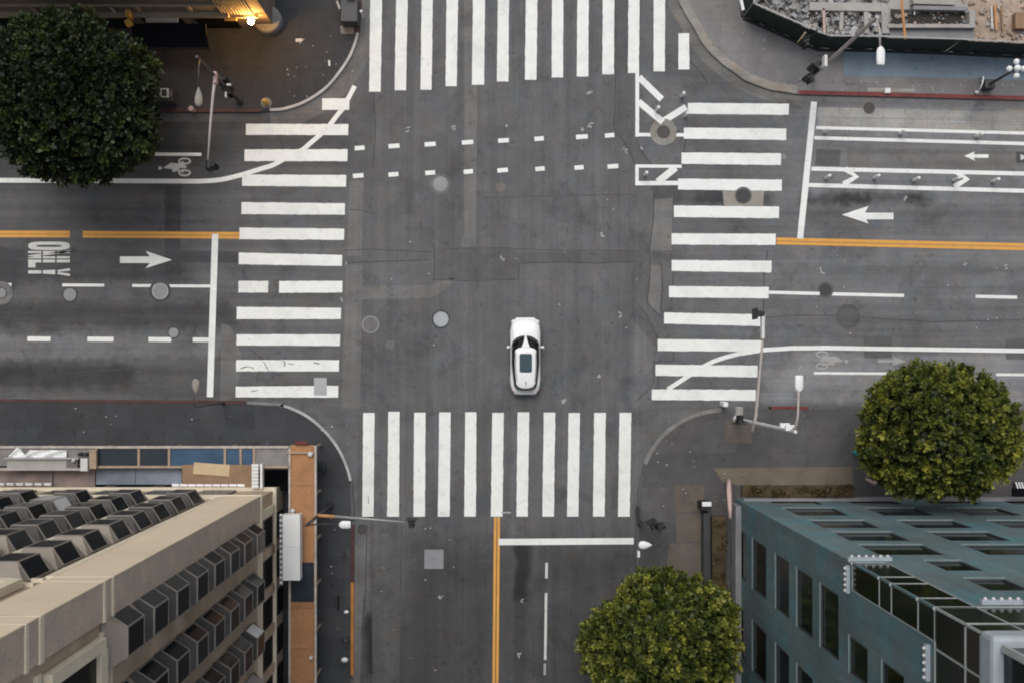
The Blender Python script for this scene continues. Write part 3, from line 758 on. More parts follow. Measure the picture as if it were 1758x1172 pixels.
# the word ONLY, read by drivers heading to photo-right; u = along the letter's height, v = across
def only():
    x0, x1 = 48.5, 120.0
    z = ZP + 0.002
    t3 = (x1 - x0) / 3
    segs = [(x0, x0 + t3 - 1.3), (x0 + t3 + 1.3, x0 + 2 * t3 - 1.3), (x0 + 2 * t3 + 1.3, x1)]
    mb = MB()
    def q(pts):
        ps = [P(*p) for p in pts]
        n = len(ps); ar = sum(ps[i].x * ps[(i + 1) % n].y - ps[(i + 1) % n].x * ps[i].y for i in range(n))
        if ar < 0: ps = ps[::-1]
        mb.add([(p.x, p.y, z) for p in ps], [tuple(range(n))])
    # O
    cy, hh = 422.5, 7.2
    outer, inner = [], []
    for i in range(40):
        th = 2 * math.pi * i / 40
        ex = 0.45
        outer.append((84.2 + 35.7 * math.copysign(abs(math.cos(th)) ** ex, math.cos(th)), cy + hh * math.copysign(abs(math.sin(th)) ** 0.75, math.sin(th))))
        inner.append((84.2 + 22 * math.copysign(abs(math.cos(th)) ** ex, math.cos(th)), cy + 1.9 * math.copysign(abs(math.sin(th)) ** 0.75, math.sin(th))))
    for i in range(40):
        j = (i + 1) % 40
        q([outer[i], outer[j], inner[j], inner[i]])
    obj('letter', mb, M['paint_old'], road, org=P(84, cy)); mb = MB()
    # N: two bars and a diagonal
    for a, b in segs:
        q([(a, 431.3), (b, 431.3), (b, 435.0), (a, 435.0)]); q([(a, 440.4), (b, 440.4), (b, 444.0), (a, 444.0)])
        f = lambda x: 440.6 - (x - x0) / (x1 - x0) * 5.8
        f2 = lambda x: 431.3 + (x1 - x) / (x1 - x0) * 9.0
        q([(a, f2(a) - 1.4), (b, f2(b) - 1.4), (b, f2(b) + 2.0), (a, f2(a) + 2.0)])
    o = obj('letter', mb, M['paint_old'], road, org=P(84, 438)); mb = MB()
    # L
    for a, b in segs: q([(a, 446.0), (b, 446.0), (b, 451.0), (a, 451.0)])
    q([(x0, 451.0), (x0 + 12.5, 451.0), (x0 + 12.5, 459.5), (x0, 459.5)])
    obj('letter', mb, M['paint_old'], road, org=P(84, 452)); mb = MB()
    # Y
    a, b = segs[0]; q([(a, 464.5), (b, 464.5), (b, 470), (a, 470)])
    a, b = segs[1]; q([(a, 464.5), (b, 463.4), (b, 471.4), (a, 470)])
    a, b = segs[2]; q([(a, 464.5), (b, 460.8), (b, 465.0), (a + 3, 467.0)]); q([(a, 470.5), (a + 3, 467.6), (b, 470.2), (b, 474.4)])
    obj('letter', mb, M['paint_old'], road, org=P(84, 467))
only()
# scuffed spray marks left by surveyors
for x, y, s_ in ((697, 222, 9), (778, 218, 10), (863, 445, 7), (970, 690, 9), (1068, 540, 8), (1012, 158, 7), (1015, 217, 9), (872, 217, 6), (1100, 253, 6), (1346, 270, 9), (1410, 466, 8), (1656, 455, 6), (1730, 459, 6), (757, 1024, 7), (895, 1030, 8), (892, 1125, 8), (1555, 340, 6), (1375, 632, 6), (595, 452, 4), (587, 515, 5), (1032, 402, 9), (1073, 258, 7), (1030, 645, 7), (1000, 222, 7)):
    for k in range(3):
        a = R.uniform(0, math.pi)
        dx, dy = math.cos(a) * s_ * R.uniform(0.4, 1), math.sin(a) * s_ * R.uniform(0.4, 1)
        ox, oy = R.uniform(-s_, s_) * 0.5, R.uniform(-s_, s_) * 0.5
        strip('spray_mark', [(x + ox - dx / 2, y + oy - dy / 2), (x + ox, y + oy + R.uniform(-1.5, 1.5)), (x + ox + dx / 2, y + oy + dy / 2)], R.uniform(1.2, 2.6), ZP + 0.0002 * k, M['paint_faint'], jit=0.02)

# ------------------------------------------------------------------ covers in the road
def cover(label, px, py, rpx, mat, collar=None, ring=None, z=0.004, group='manhole covers in the road'):
    t = thing('manhole_cover', label, 'manhole cover', P(px, py, 0.0), group)
    c = P(px, py); r = rpx / S
    if collar:
        mb = MB(); mb.lathe((c.x, c.y, 0), [(r * 0.5, 0.001), (collar[0] / S, 0.001), (collar[0] / S, 0.0080)][0:0] or [(collar[0] / S, 0.001), (collar[0] / S, 0.0135), (r * 1.02, 0.0135), (r * 1.02, 0.001)], 28)
        obj('collar', mb, M[collar[1]], t)
    mb = MB(); mb.lathe((c.x, c.y, 0), [(r * 1.0, 0.001), (r * 1.0, 0.020), (r * 0.86, 0.020), (r * 0.86, 0.001)], 28)
    obj('rim', mb, M[ring or mat], t)
    mb = MB(); mb.lathe((c.x, c.y, 0), [(r * 0.84, 0.001), (r * 0.84, 0.017), (r * 0.2, 0.019)], 28)
    for rr_, nn_ in ((0.30, 6), (0.50, 10), (0.70, 14)):
        for k in range(nn_):
            a = 2 * math.pi * (k + 0.5 * (nn_ == 10)) / nn_; mb.box((c.x + math.cos(a) * r * rr_, c.y + math.sin(a) * r * rr_, 0.021), (r * 0.10, r * 0.12, 0.012), a)
    obj('lid', mb, M[mat], t)
    return t
cover('pale grey round manhole cover beside the dashed guide line in mid crossing', 756, 316, 13, 'iron_grey', (18, 'asph_light'))
cover('brightest, almost white round manhole cover left of the white car', 757, 548, 13, 'iron_pale', (16, 'asph_dark'))
cover('brownish faded manhole cover right of the pale one near the dashed lines', 860, 322, 9, 'iron_brown')
cover('dull grey manhole cover by the light strip beside the left crosswalk', 636, 557, 15, 'asph_light', ring='iron_grey')
cover('faint small manhole cover below the dull grey one, left of the car', 670, 592, 8, 'asph_light')
cover('dark manhole cover in a pale concrete ring under the painted V', 1139, 227, 11, 'iron', (23, 'conc_bright'))
cover('dark manhole cover on a concrete pad inside the right-hand crosswalk', 1276, 336, 13, 'asph_dark', (15, 'conc_road'))
cover('manhole cover with a bright worn rim interrupting the left dashed lane line', 275, 500, 14, 'iron_grey', (19, 'asph_dark'), ring='iron_pale')
cover('bluish grey manhole cover just below the dash under the word ONLY', 120, 506, 13, 'iron_grey', ring='asph_dark')
cover('grey manhole cover in an eight sided pad at the left picture edge', 2, 503, 10, 'iron_grey', (20, 'conc_road'), ring='iron')
cover('small blue grey manhole cover at the end of a dash left of the stop line', 298, 571, 10, 'iron_grey', ring='asph_dark')
cover('dark manhole cover in the dashed lane line right of the right crosswalk', 1417, 498, 10, 'asph_dark', (14, 'asph_mid'))
cover('large dark round patch cover in the right lane below the dashed line', 1456, 543, 21, 'asph_mid')
cover('small dark oval cover near the red kerb on the right', 1492, 186, 10, 'iron')
cover('black round cover at the left kerb of the lower street', 622, 908, 9, 'iron')
cover('dark cover in the lower street under the white stop line', 934, 949, 10, 'asph_dark')
def plate(label, px, py, w, h, mat, seam=True):
    t = thing('utility_plate', label, 'utility cover', P(px, py, 0), 'square steel covers')
    c = P(px, py); w, h = w / S, h / S
    mb = MB()
    if seam:
        for k in (-1, 1): mb.box((c.x + k * w / 4, c.y, 0.011), (w / 2 - 0.01, h, 0.02))
    else: mb.box((c.x, c.y, 0.011), (w, h, 0.02))
    obj('lid', mb, M[mat], t)
    mb = MB()
    for k in (-1, 1): mb.box((c.x + k * w * 0.12, c.y, 0.023), (0.03, 0.10, 0.012))
    obj('handle', mb, M['iron_grey'], t)
plate('pale steel plate set over the lowest stripe of the left crosswalk', 550, 663, 22, 30, 'iron_pale', False)
plate('square lilac grey steel cover in the left half of the lower street', 745, 959, 33, 33, 'iron_grey')

# ------------------------------------------------------------------ buildings
def facade(mb, o, u, n, width, height, openings, depth=0.25, z0=0.0, mi=0):
    """wall sheet with rectangular openings and their reveals; o=lower corner, u=along, n=outward"""
    o, u, n = Vector(o), Vector(u), Vector(n)
    us = sorted({0.0, width} | {a for op in openings for a in op[:2] if 0 < a < width})
    zs = sorted({z0, height} | {a for op in openings for a in op[2:4] if z0 < a < height})
    def pt(a, z, d=0.0): return o + u * a - n * d + Vector((0, 0, z))
    flip = (u.cross(Vector((0, 0, 1)))).dot(n) < 0
    def q(a, b, c, d):
        if flip: mb.quad(d, c, b, a, mi)
        else: mb.quad(a, b, c, d, mi)
    for i in range(len(us) - 1):
        for j in range(len(zs) - 1):
            cu, cz = (us[i] + us[i + 1]) / 2, (zs[j] + zs[j + 1]) / 2
            if any(p[0] < cu < p[1] and p[2] < cz < p[3] for p in openings): continue
            q(pt(us[i], zs[j]), pt(us[i + 1], zs[j]), pt(us[i + 1], zs[j + 1]), pt(us[i], zs[j + 1]))
    for a, b, c, d in openings:
        b = min(b, width)
        q(pt(a, c), pt(b, c), pt(b, c, depth), pt(a, c, depth)); q(pt(a, d, depth), pt(b, d, depth), pt(b, d), pt(a, d))
        q(pt(a, c, depth), pt(a, d, depth), pt(a, d), pt(a, c)); q(pt(b, c), pt(b, d), pt(b, d, depth), pt(b, c, depth))

def window(parent, o, u, n, a, b, c, d, depth, glassmat, framemat, sillmat=None, bars=1):
    """one window: frame (part) with pane and sill (sub-parts)"""
    o, u, n = Vector(o), Vector(u), Vector(n); Z = Vector((0, 0, 1))
    base = o + u * (a + b) / 2 + Z * c
    def bx(m, cu, cz, w, h, dd, t):
        ctr = o + u * cu - n * dd + Z * cz
        sx = abs(u.x) * w + abs(n.x) * t; sy = abs(u.y) * w + abs(n.y) * t
        m.box(ctr, (sx, sy, h))
    m = MB()
    fw = 0.07
    bx(m, (a + b) / 2, c + fw / 2, b - a, fw, depth - 0.04, 0.06); bx(m, (a + b) / 2, d - fw / 2, b - a, fw, depth - 0.04, 0.06)
    bx(m, a + fw / 2, (c + d) / 2, fw, d - c - 2 * fw, depth - 0.04, 0.06); bx(m, b - fw / 2, (c + d) / 2, fw, d - c - 2 * fw, depth - 0.04, 0.06)
    for k in range(bars):
        x = a + (b - a) * (k + 1) / (bars + 1); bx(m, x, (c + d) / 2, 0.05, d - c - 2 * fw, depth - 0.04, 0.05)
    f = obj('window', m, framemat, parent, org=base)
    m = MB(); bx(m, (a + b) / 2, (c + d) / 2, b - a, d - c, depth, 0.02)
    obj('pane', m, glassmat, f, org=base)
    if sillmat:
        m = MB(); bx(m, (a + b) / 2, c - 0.045, b - a + 0.10, 0.07, -0.02, 0.08)
        obj('sill', m, sillmat, f, org=base)
    return f

X1, Y1 = Vector((1, 0, 0)), Vector((0, 1, 0))
# ---- south-west building: tan brick with columns of faceted bay windows
bx0, by0 = -363 / S, -200 / S
swb = thing('brick_building', 'tall tan brick building with columns of faceted bay windows at the lower left corner', 'building', (bx0, by0, 0.15))
HT = 42.0
mb = MB()
mb.box((bx0 - 20.05, by0 - 20.05, HT / 2), (40.0, 40.0, HT))
obj('wall', mb, M['wall_tan'], swb)
mb = MB(); mb.box((bx0 - 20.05, by0 - 20.05, HT + 0.02), (39.4, 39.4, 0.1)); obj('roof', mb, M['roofing'], swb)
# corner pier in brick, above the podium
mb = MB(); mb.box((bx0 - 1.0 + 0.1, by0 - 0.65 + 0.1, 7.1 + (HT - 7.1) / 2 + 0.3), (2.0, 1.3, HT - 7.1 + 0.6)); obj('corner_pier', mb, M['brick'], swb, bevel=0.03)
mb = MB(); mb.box((bx0 - 0.86, by0 + 0.115, 7.1 + (HT - 7.1) / 2), (1.96, 0.05, HT - 7.2)); obj('pier_north_face', mb, M['pier_pale'], swb)  # north face of the pier, paler than its brick
for z, t, hh, pr in ((3.05, 0.0, 0.28, 0.16), (7.1, 0.0, 0.35, 0.18), (30.7, 0.0, 0.22, 0.17), (31.5, 0, 0.22, 0.17), (36.6, 0, 0.30, 0.17), (37.6, 0, 0.22, 0.17), (41.6, 0, 0.4, 0.17)):
    e = pr
    if z < 8:
        mb = MB(); mb.box((bx0 - 20 + e, by0 - 20 + e, z), (40.0 + 0.0, 40.0, hh)); obj('ledge', mb, M['cream'], swb, bevel=0.02)
    else:
        mb = MB(); mb.box((bx0 - 1.0 + 0.1 + 0.01, by0 - 0.65 + 0.1 + 0.01, z), (2.08, 1.38, hh)); obj('corner_band', mb, M['cream'], swb, bevel=0.02)
        if z > 30:
            mb = MB(); mb.box((bx0 - 21.2, by0 - 20.0 + 0.02, z), (38.0, 40.1, hh)); obj('band', mb, M['cream'], swb)
            mb = MB(); mb.box((bx0 - 20.0 + 0.02, by0 - 20.9, z), (40.1, 38.7, hh)); obj('band', mb, M['cream'], swb)
# brick frieze above the bays (east and north)
mb = MB(); mb.box((bx0 + 0.01, by0 - 20.6, 40.0), (0.16, 38.6, 3.4)); obj('frieze', mb, M['brick'], swb)
mb = MB(); mb.box((bx0 - 21.0, by0 + 0.01, 40.0), (38.0, 0.16, 3.4)); obj('frieze', mb, M['brick'], swb)
mb = MB(); mb.box((bx0 + 0.01, by0 - 20.6, 31.1), (0.12, 38.6, 0.6)); obj('frieze', mb, M['brick'], swb)
# light cream piers between the bay columns of the north front
NCOL = [462, 545, 625, 705, 785, 865, 945]
for c in (506, 586, 666, 745, 825, 905):
    mb = MB(); mb.box((-c / S, by0 + 0.02, 7.25 + (HT - 7.4) / 2), (0.36, 0.34, HT - 7.4)); obj('pier', mb, M['cream'], swb, bevel=0.02)
mb = MB(); mb.box((-421 / S, by0 + 0.02, 7.25 + 11.7), (0.30, 0.20, 23.2)); obj('pier', mb, M['cream'], swb, bevel=0.02)
mb = MB(); mb.box((bx0 + 0.02, -232 / S - 0.30, 7.25 + 11.7), (0.18, 0.26, 23.2)); obj('pier', mb, M['cream'], swb, bevel=0.02)
# the bay itself, local frame: x along the wall, y outward, z up
W_, F_, D_, HP = 0.90, 0.50, 0.64, 1.75
def make_bay(parent):
    m = MB()
    zt, zb = 2.40, -0.46
    # roof hips and underside hips, closed against the wall
    wl, wr, fl, fr = (-W_, 0), (W_, 0), (-F_, D_), (F_, D_)
    m.add([(-W_, 0, HP), (-F_, D_, HP), (F_, D_, HP), (W_, 0, HP), (-W_ - 0.06, -0.02, zt), (W_ + 0.06, -0.02, zt)], [(1, 2, 5, 4)[::-1], (0, 1, 4)[::-1], (2, 3, 5)[::-1]])
    m.v += [(-W_, 0, 0), (-F_, D_, 0), (F_, D_, 0), (W_, 0, 0), (-W_, -0.02, zb), (W_, -0.02, zb)]
    m.f += [(7, 8, 11, 10), (6, 7, 10), (8, 9, 11), (0, 1, 7, 6), (1, 2, 8, 7), (2, 3, 9, 8)]; m.m += [0] * 6
    b = obj('bay_window', m, M['bay'], parent, org=(0, 0, 0))
    m = MB()
    cs = [(-W_, 0.02), (-F_, D_), (F_, D_), (W_, 0.02)]
    for (x, y) in cs: m.bar((x, y, 0), (x, y, HP), 0.06, 0.06)
    for i in range(3):
        for z in (0.02, HP - 0.02): m.bar((*cs[i], z), (*cs[i + 1], z), 0.07, 0.07)
    f = obj('frame', m, M['bay_frame'], b, org=(0, 0, 0))
    for i in range(3):
        m = MB(); a, c = Vector((*cs[i], 0.05)), Vector((*cs[i + 1], 0.05))
        nrm = Vector((-(c.y - a.y), c.x - a.x, 0)).normalized() * 0.02
        up = Vector((0, 0, HP - 0.1))
        m.quad(a + nrm, c + nrm, c + nrm + up, a + nrm + up)
        obj('pane', m, M['glass'], b, org=(0, 0, 0))
    return b
bay0 = make_bay(swb)
bay_lit_mesh = bay0.data; bay_shaded_mesh = bay0.data.copy(); bay_shaded_mesh.materials.clear(); bay_shaded_mesh.materials.append(M['bay_shaded'])
first = True
def put_bay(x, y, z, rz):
    global first
    loc = Vector((x, y, z)) - swb.location
    if first:
        bay0.location = loc; bay0.rotation_euler.z = rz; b = bay0; first = False
    else: b = copy_tree(bay0, swb, loc, rz)
    b.data = bay_lit_mesh
    dark = (rz == 0.0 and z < 21.5 + (x > -18) * -3.0) or (rz != 0.0 and z < 28.0)  # lower north bays and most east bays get the shaded colour
    if dark: b.data = bay_shaded_mesh
    if R.random() < 0.13:
        for ch in b.children:
            if ch.name.startswith('pane') and R.random() < 0.6:
                ch.data = ch.data.copy(); ch.data.materials.clear(); ch.data.materials.append(M['glass_pale'])
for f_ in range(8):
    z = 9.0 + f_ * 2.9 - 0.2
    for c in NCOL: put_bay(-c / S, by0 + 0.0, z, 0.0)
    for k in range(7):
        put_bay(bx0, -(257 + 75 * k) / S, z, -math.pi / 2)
# tall flat windows of the attic storey (between the bands)
for k in range(6):
    for wx, o_, u_, n_ in ((0, (bx0 + 0.05, by0 - 1.5, 0), -Y1, X1), (1, (bx0 - 2.3, by0 + 0.05, 0), -X1, Y1)):
        a = 0.35 + 2.75 * k
        mm = MB()
        ctr = Vector(o_) + u_ * (a + 1.0) + Vector((0, 0, 34.0)) + n_ * 0.02
        mm.box(ctr, (abs(u_.x) * 1.7 + abs(n_.x) * 0.05, abs(u_.y) * 1.7 + abs(n_.y) * 0.05, 3.6))
        w = obj('window', mm, M['glass'], swb, org=ctr)
        mm = MB()
        for s_ in (-1, 1): mm.box(ctr + u_ * s_ * 1.0 + n_ * 0.06, (abs(u_.x) * 0.4 + abs(n_.x) * 0.3, abs(u_.y) * 0.4 + abs(n_.y) * 0.3, 4.4))
        mm.box(ctr + Vector((0, 0, -2.1)) + n_ * 0.07, (abs(u_.x) * 1.6 + abs(n_.x) * 0.25, abs(u_.y) * 1.6 + abs(n_.y) * 0.25, 0.6))
        obj('frame', mm, M['cream'], w, org=ctr)
# podium openings on the street fronts, dark
for k in range(9):
    for zz, hh in ((1.5, 2.2), (5.0, 2.8)):
        mm = MB(); mm.box((bx0 + 0.0, by0 - 2.2 - 2.3 * k, zz), (0.12, 1.5, hh)); obj('window', mm, M['glass'], swb)
        mm = MB(); mm.box((bx0 - 3.0 - 2.9 * k, by0 + 0.0, zz), (1.9, 0.12, hh)); obj('window', mm, M['glass'], swb)
for k in range(10):
    mm = MB(); mm.box((bx0 + 0.03, by0 - 1.05 - 2.3 * k, 5.05), (0.16, 0.5, 3.5)); obj('pilaster', mm, M['cream' if k == 0 else 'wall_tan'], swb)

# ---- south-east building: teal render, glazed corner
tx, ty = 412 / S, -224 / S
teb = thing('teal_building', 'teal rendered office building with a glazed corner at the lower right', 'building', (tx, ty, 0.15))
HB = 39.0
rows_lo = [(0.4, 2.9), (4.7, 7.8), (9.9, 12.5), (14.0, 16.6), (17.9, 20.5)]
rows_hi = [(22.0, 24.2), (25.9, 28.1)]
cols_lo = [(3.14 + 4.68 * k - 1.42, 3.14 + 4.68 * k + 1.42) for k in range(7)]
cols_hi = [(3.85 + 4.68 * k - 0.75, 3.85 + 4.68 * k + 0.75) for k in range(7)]
ops = [(a, b, c, d) for a, b in cols_lo for c, d in rows_lo] + [(a, b, c, d) for a, b in cols_hi for c, d in rows_hi]
WT = 34.0
opsN = ops + [(0.0, 1.36, 22.3, 30.9)]
opsW = ops + [(0.0, 1.12, 22.3, 30.9)]
mb = MB()
facade(mb, (tx, ty, 0), X1, Y1, WT, 30.9, opsN, 0.09)
facade(mb, (tx, ty, 0), -Y1, -X1, WT, 30.9, opsW, 0.09)
mb.quad((tx, ty - WT, 0), (tx + WT, ty - WT, 0), (tx + WT, ty - WT, HB), (tx, ty - WT, HB))
mb.quad((tx + WT, ty, 0), (tx + WT, ty, HB), (tx + WT, ty - WT, HB), (tx + WT, ty - WT, 0))
obj('wall', mb, M['teal_wall'], teb)
for a, b, c, d in ops:
    window(teb, (tx, ty, 0), X1, Y1, a, b, c, d, 0.075, M['glass_teal'], M['pole_dark'], M['teal_trim'], 0)
    window(teb, (tx, ty, 0), -Y1, -X1, a, b, c, d, 0.075, M['glass_teal'], M['pole_dark'], M['teal_trim'], 0)
# grey plinth at the foot
mb = MB(); mb.box((tx - 0.16, ty - 17, 0.9), (0.34, 33.5, 1.6)); obj('plinth', mb, M['conc_grey'], teb)
mb = MB(); mb.box((tx + 17, ty + 0.05, 0.7), (33.5, 0.14, 1.2)); obj('plinth', mb, M['conc_grey'], teb)
# glazed corner: panes and mullion rings
levels = [22.3, 25.5, 26.8, 29.4, 30.9]
for i in range(4):
    a, b = levels[i] + 0.06, levels[i + 1] - 0.06
    mb = MB(); mb.box((tx + 0.70, ty - 0.03, (a + b) / 2), (1.28, 0.04, b - a)); obj('pane', mb, M['glass_teal'], teb)
    mb = MB(); mb.box((tx + 0.03, ty - 0.58, (a + b) / 2), (0.04, 1.02, b - a)); obj('pane', mb, M['glass_teal'], teb)
for z in levels:
    mb = MB(); mb.box((tx + 0.66, ty - 0.04, z), (1.46, 0.10, 0.06)); mb.box((tx + 0.04, ty - 0.62, z), (0.10, 1.0, 0.06)); obj('mullion', mb, M['mullion'], teb)
mb = MB(); mb.box((tx + 0.05, ty - 0.05, 26.6), (0.06, 0.06, 8.6)); mb.box((tx + 1.38, ty - 0.03, 26.6), (0.06, 0.08, 8.6)); mb.box((tx + 0.03, ty - 1.15, 26.6), (0.08, 0.06, 8.6)); obj('mullion', mb, M['mullion'], teb)
# curtain wall above, both fronts
zl = [30.9, 33.3, 34.5]
us = [0, 1.36, 4.2, 7.2, 10.2, 13.2, 16.2, 19.2, 22.2, 25.2, 28.2, 31.2, 34.0]
for i in range(2):
    for k in range(len(us) - 1):
        a, b, c, d = us[k] + 0.05, us[k + 1] - 0.05, zl[i] + 0.06, zl[i + 1] - 0.06
        mb = MB(); mb.box((tx + (a + b) / 2, ty - 0.025, (c + d) / 2), (b - a, 0.04, d - c)); obj('pane', mb, M['glass_teal'], teb)
        mb = MB(); mb.box((tx + 0.025, ty - (a + b) / 2, (c + d) / 2), (0.04, b - a, d - c)); obj('pane', mb, M['glass_teal'], teb)
for z in zl[:2] + [34.4]:
    mb = MB(); mb.box((tx + 17, ty - 0.02, z), (34.0, 0.09, 0.06)); mb.box((tx + 0.02, ty - 17, z), (0.09, 33.8, 0.06)); obj('mullion', mb, M['mullion'], teb)
for u in us:
    mb = MB(); mb.box((tx + u + 0.03, ty - 0.03, 32.65), (0.06, 0.08, 3.4)); obj('mullion', mb, M['mullion'], teb)
    if u: mb = MB(); mb.box((tx + 0.03, ty - u - 0.03, 32.65), (0.08, 0.06, 3.4)); obj('mullion', mb, M['mullion'], teb)
mb = MB(); mb.box((tx + 17 - 0.02, ty - 17 + 0.02, 35.0), (34.2, 34.2, 0.9)); obj('cornice', mb, M['cornice'], teb, bevel=0.15)
mb = MB(); mb.box((tx + 17, ty - 17, 37.0), (33.6, 33.6, 3.0)); obj('penthouse_glazing', mb, M['glass_teal'], teb)
for k in range(11):
    mb = MB(); mb.box((tx + 0.2 + 3.0 * k, ty - 0.17, 37.0), (0.12, 0.12, 3.0)); mb.box((tx + 0.17, ty - 0.25 - 3.0 * k, 37.0), (0.12, 0.12, 3.0)); obj('mullion', mb, M['mullion'], teb)
mb = MB(); mb.box((tx + 17, ty - 17, 38.7), (34.0, 34.0, 0.5)); obj('roof', mb, M['cornice'], teb)
# strips of white bulbs along the ledges
def bulb_strip(a, b, n, nrm):
    a, b, nrm = Vector(a), Vector(b), Vector(nrm)
    m = MB(); m.bar(a + nrm * 0.05, b + nrm * 0.05, 0.20, 0.20)
    s_ = obj('light_strip', m, M['cornice'], teb, org=a)
    for k in range(n):
        p = a.lerp(b, (k + 0.5) / n) + nrm * 0.18
        m = MB(); m.sphere(p, 0.068, 10, 6); obj('bulb', m, M['white_dirty'], s_, org=p, smooth=True)
bulb_strip((tx - 0.05, ty, 21.9), (tx + 1.75, ty, 21.9), 6, (0, 1, 0.15))
bulb_strip((tx, ty - 0.2, 21.9), (tx, ty - 1.35, 21.9), 5, (-1, 0, 0.15))
bulb_strip((tx + 1.75, ty, 30.4), (tx + 3.15, ty, 30.4), 5, (0, 1, 0.15))
bulb_strip((tx, ty - 1.36, 30.4), (tx, ty - 2.6, 30.4), 5, (-1, 0, 0.15))

# ---- north-west building: only its foot is in view
nx_, ny_ = -377 / S, 581 / S
nwb = thing('brown_building', 'brown building with a beige band and a lit corner lamp at the upper left', 'building', (nx_, ny_, 0.15))
HN = 7.6
mb = MB()
opn = [(1.6 + 3.4 * k, 3.6 + 3.4 * k, z, z + 1.5) for k in range(9) for z in (5.4,)]
facade(mb, (nx_, ny_, 0), -X1, -Y1, 34.0, HN, opn, 0.22)
facade(mb, (nx_, ny_, 0), Y1, X1, 34.0, HN, opn, 0.22)
mb.quad((nx_ - 34, ny_, 0), (nx_ - 34, ny_ + 34, 0), (nx_ - 34, ny_ + 34, HN), (nx_ - 34, ny_, HN))
mb.quad((nx_, ny_ + 34, 0), (nx_ - 34, ny_ + 34, 0), (nx_ - 34, ny_ + 34, HN), (nx_, ny_ + 34, HN))
obj('wall', mb, M['brown_wall'], nwb)
for a, b, c, d in opn:
    window(nwb, (nx_, ny_, 0), -X1, -Y1, a, b, c, d, 0.2, M['glass'], M['black'], None, 1)
    window(nwb, (nx_, ny_, 0), Y1, X1, a, b, c, d, 0.2, M['glass'], M['black'], None, 1)
mb = MB(); mb.box((nx_ - 17, ny_ + 17, HN + 0.1), (34.3, 34.3, 0.5)); obj('roof', mb, M['roofing'], nwb)
mb = MB(); mb.box((nx_ - 18.6, ny_ - 0.08, 3.15), (33.0, 0.45, 0.26)); obj('band', mb, M['beige_band'], nwb, bevel=0.02)
mb = MB(); mb.box((nx_ - 18.6, ny_ - 0.02, 4.55), (33.0, 0.2, 0.16)); obj('band', mb, M['beige_band'], nwb)
for k in range(10):
    mb = MB(); mb.box((nx_ - 4.2 - 3.0 * k, ny_ - 0.02, 3.9), (0.22, 0.18, 1.2)); obj('bracket', mb, M['beige_band'], nwb)
mb = MB(); mb.lathe((nx_ - 0.35, ny_ + 0.35, 0), [(0.85, 0.14), (0.85, 0.75), (0.78, 0.9), (0.4, 0.95)], 24); obj('corner_column', mb, M['kerb'], nwb, smooth=False)
for k in range(11):
    mb = MB(); mb.box((nx_ - 0.75 - 0.17 * k, ny_ - 0.05, 4.3), (0.07, 0.10, 2.6)); obj('added_streak_rib', mb, M['beige_band'], nwb)  # ribs added to give the lamp glow its streaks
mb = MB(); mb.box((nx_ - 1.5, ny_ - 0.12, 2.93), (2.1, 0.26, 0.12)); obj('band', mb, M['beige_band'], nwb)
for k in range(9):
    mb = MB(); mb.box((nx_ - 3.2 - 3.2 * k, ny_ - 0.01, 1.5), (2.4, 0.06, 2.5)); obj('shop_window', mb, M['glass'], nwb)
# lit wall lamp
lp = P(431, 37, 2.9)
lamp = thing('wall_lamp', 'lit warm wall lamp glowing on the corner of the brown building', 'lamp', lp)
def emis(name, col, st):
    t = NT(name)
    t.b.inputs['Base Color'].default_value = (*col, 1)
    t.b.inputs['Emission Color'].default_value = (*col, 1); t.b.inputs['Emission Strength'].default_value = st
    return t.m
M['glow'] = emis('lamp_glow', (1.0, 0.50, 0.13), 420.0)
mb = MB(); mb.sphere(lp, 0.19, 14, 10); obj('bulb', mb, M['glow'], lamp, smooth=True)
mb = MB(); mb.lathe(lp + Vector((0, 0, -0.34)), [(0.03, 0.0), (0.12, 0.02), (0.14, 0.16), (0.06, 0.18)], 14); mb.bar(lp + Vector((0, 0.2, -0.2)), (lp.x, ny_, lp.z - 0.2), 0.05, 0.05); obj('bracket', mb, M['black'], lamp)
# black awning and things on the wall
aw = thing('awning', 'black canvas awning projecting over the dark sidewalk at the upper left', 'awning', P(294, 55, 2.8))
q = [P(226, 41, 3.0), P(352, 41, 3.0), P(359, 83, 2.55), P(230, 83, 2.55)]
mb = MB()
for i in range(8):
    for side in (0,):
        a0, a1 = q[0].lerp(q[1], i / 8), q[0].lerp(q[1], (i + 1) / 8); b0, b1 = q[3].lerp(q[2], i / 8), q[3].lerp(q[2], (i + 1) / 8)
        m0, m1 = a0.lerp(b0, 0.5) + Vector((0, 0, 0.10)), a1.lerp(b1, 0.5) + Vector((0, 0, 0.10))
        mb.quad(b0, b1, m1, m0); mb.quad(m0, m1, a1, a0)
        mb.quad(b0 - Vector((0, 0, 0.3)), b1 - Vector((0, 0, 0.3)), b1, b0)
obj('canvas', mb, M['black_cloth'], aw)
mb = MB()
for a in (q[0], q[1]):
    mb.tube([a - Vector((0, 0, 0.1)), (a.x, q[3].y, 2.5)], 0.03, 6)
mb.tube([q[3] - Vector((0, 0, 0.02)), q[2] - Vector((0, 0, 0.02))], 0.03, 6); obj('frame', mb, M['black'], aw)
o = MB(); o.box(P(278, 33, 3.05), (1.9, 0.42, 0.12), 0.0); o.box(P(262, 34, 3.12), (0.7, 0.25, 0.10), 0.2); tag(obj('sign_panel', o, M['conc'], None, org=P(278, 33, 3.05), bevel=0.02), 'grey flat panel lying behind the black awning', 'panel')
o = MB(); o.box(P(222, 24, 3.4), (0.28, 0.5, 0.7)); o.box(P(221, 40, 3.2), (0.35, 0.35, 0.4), 0.5); tag(obj('wall_sign', o, M['yellow'], None, org=P(222, 30, 3.2), bevel=0.02), 'small yellow sign bracket left of the black awning', 'sign')
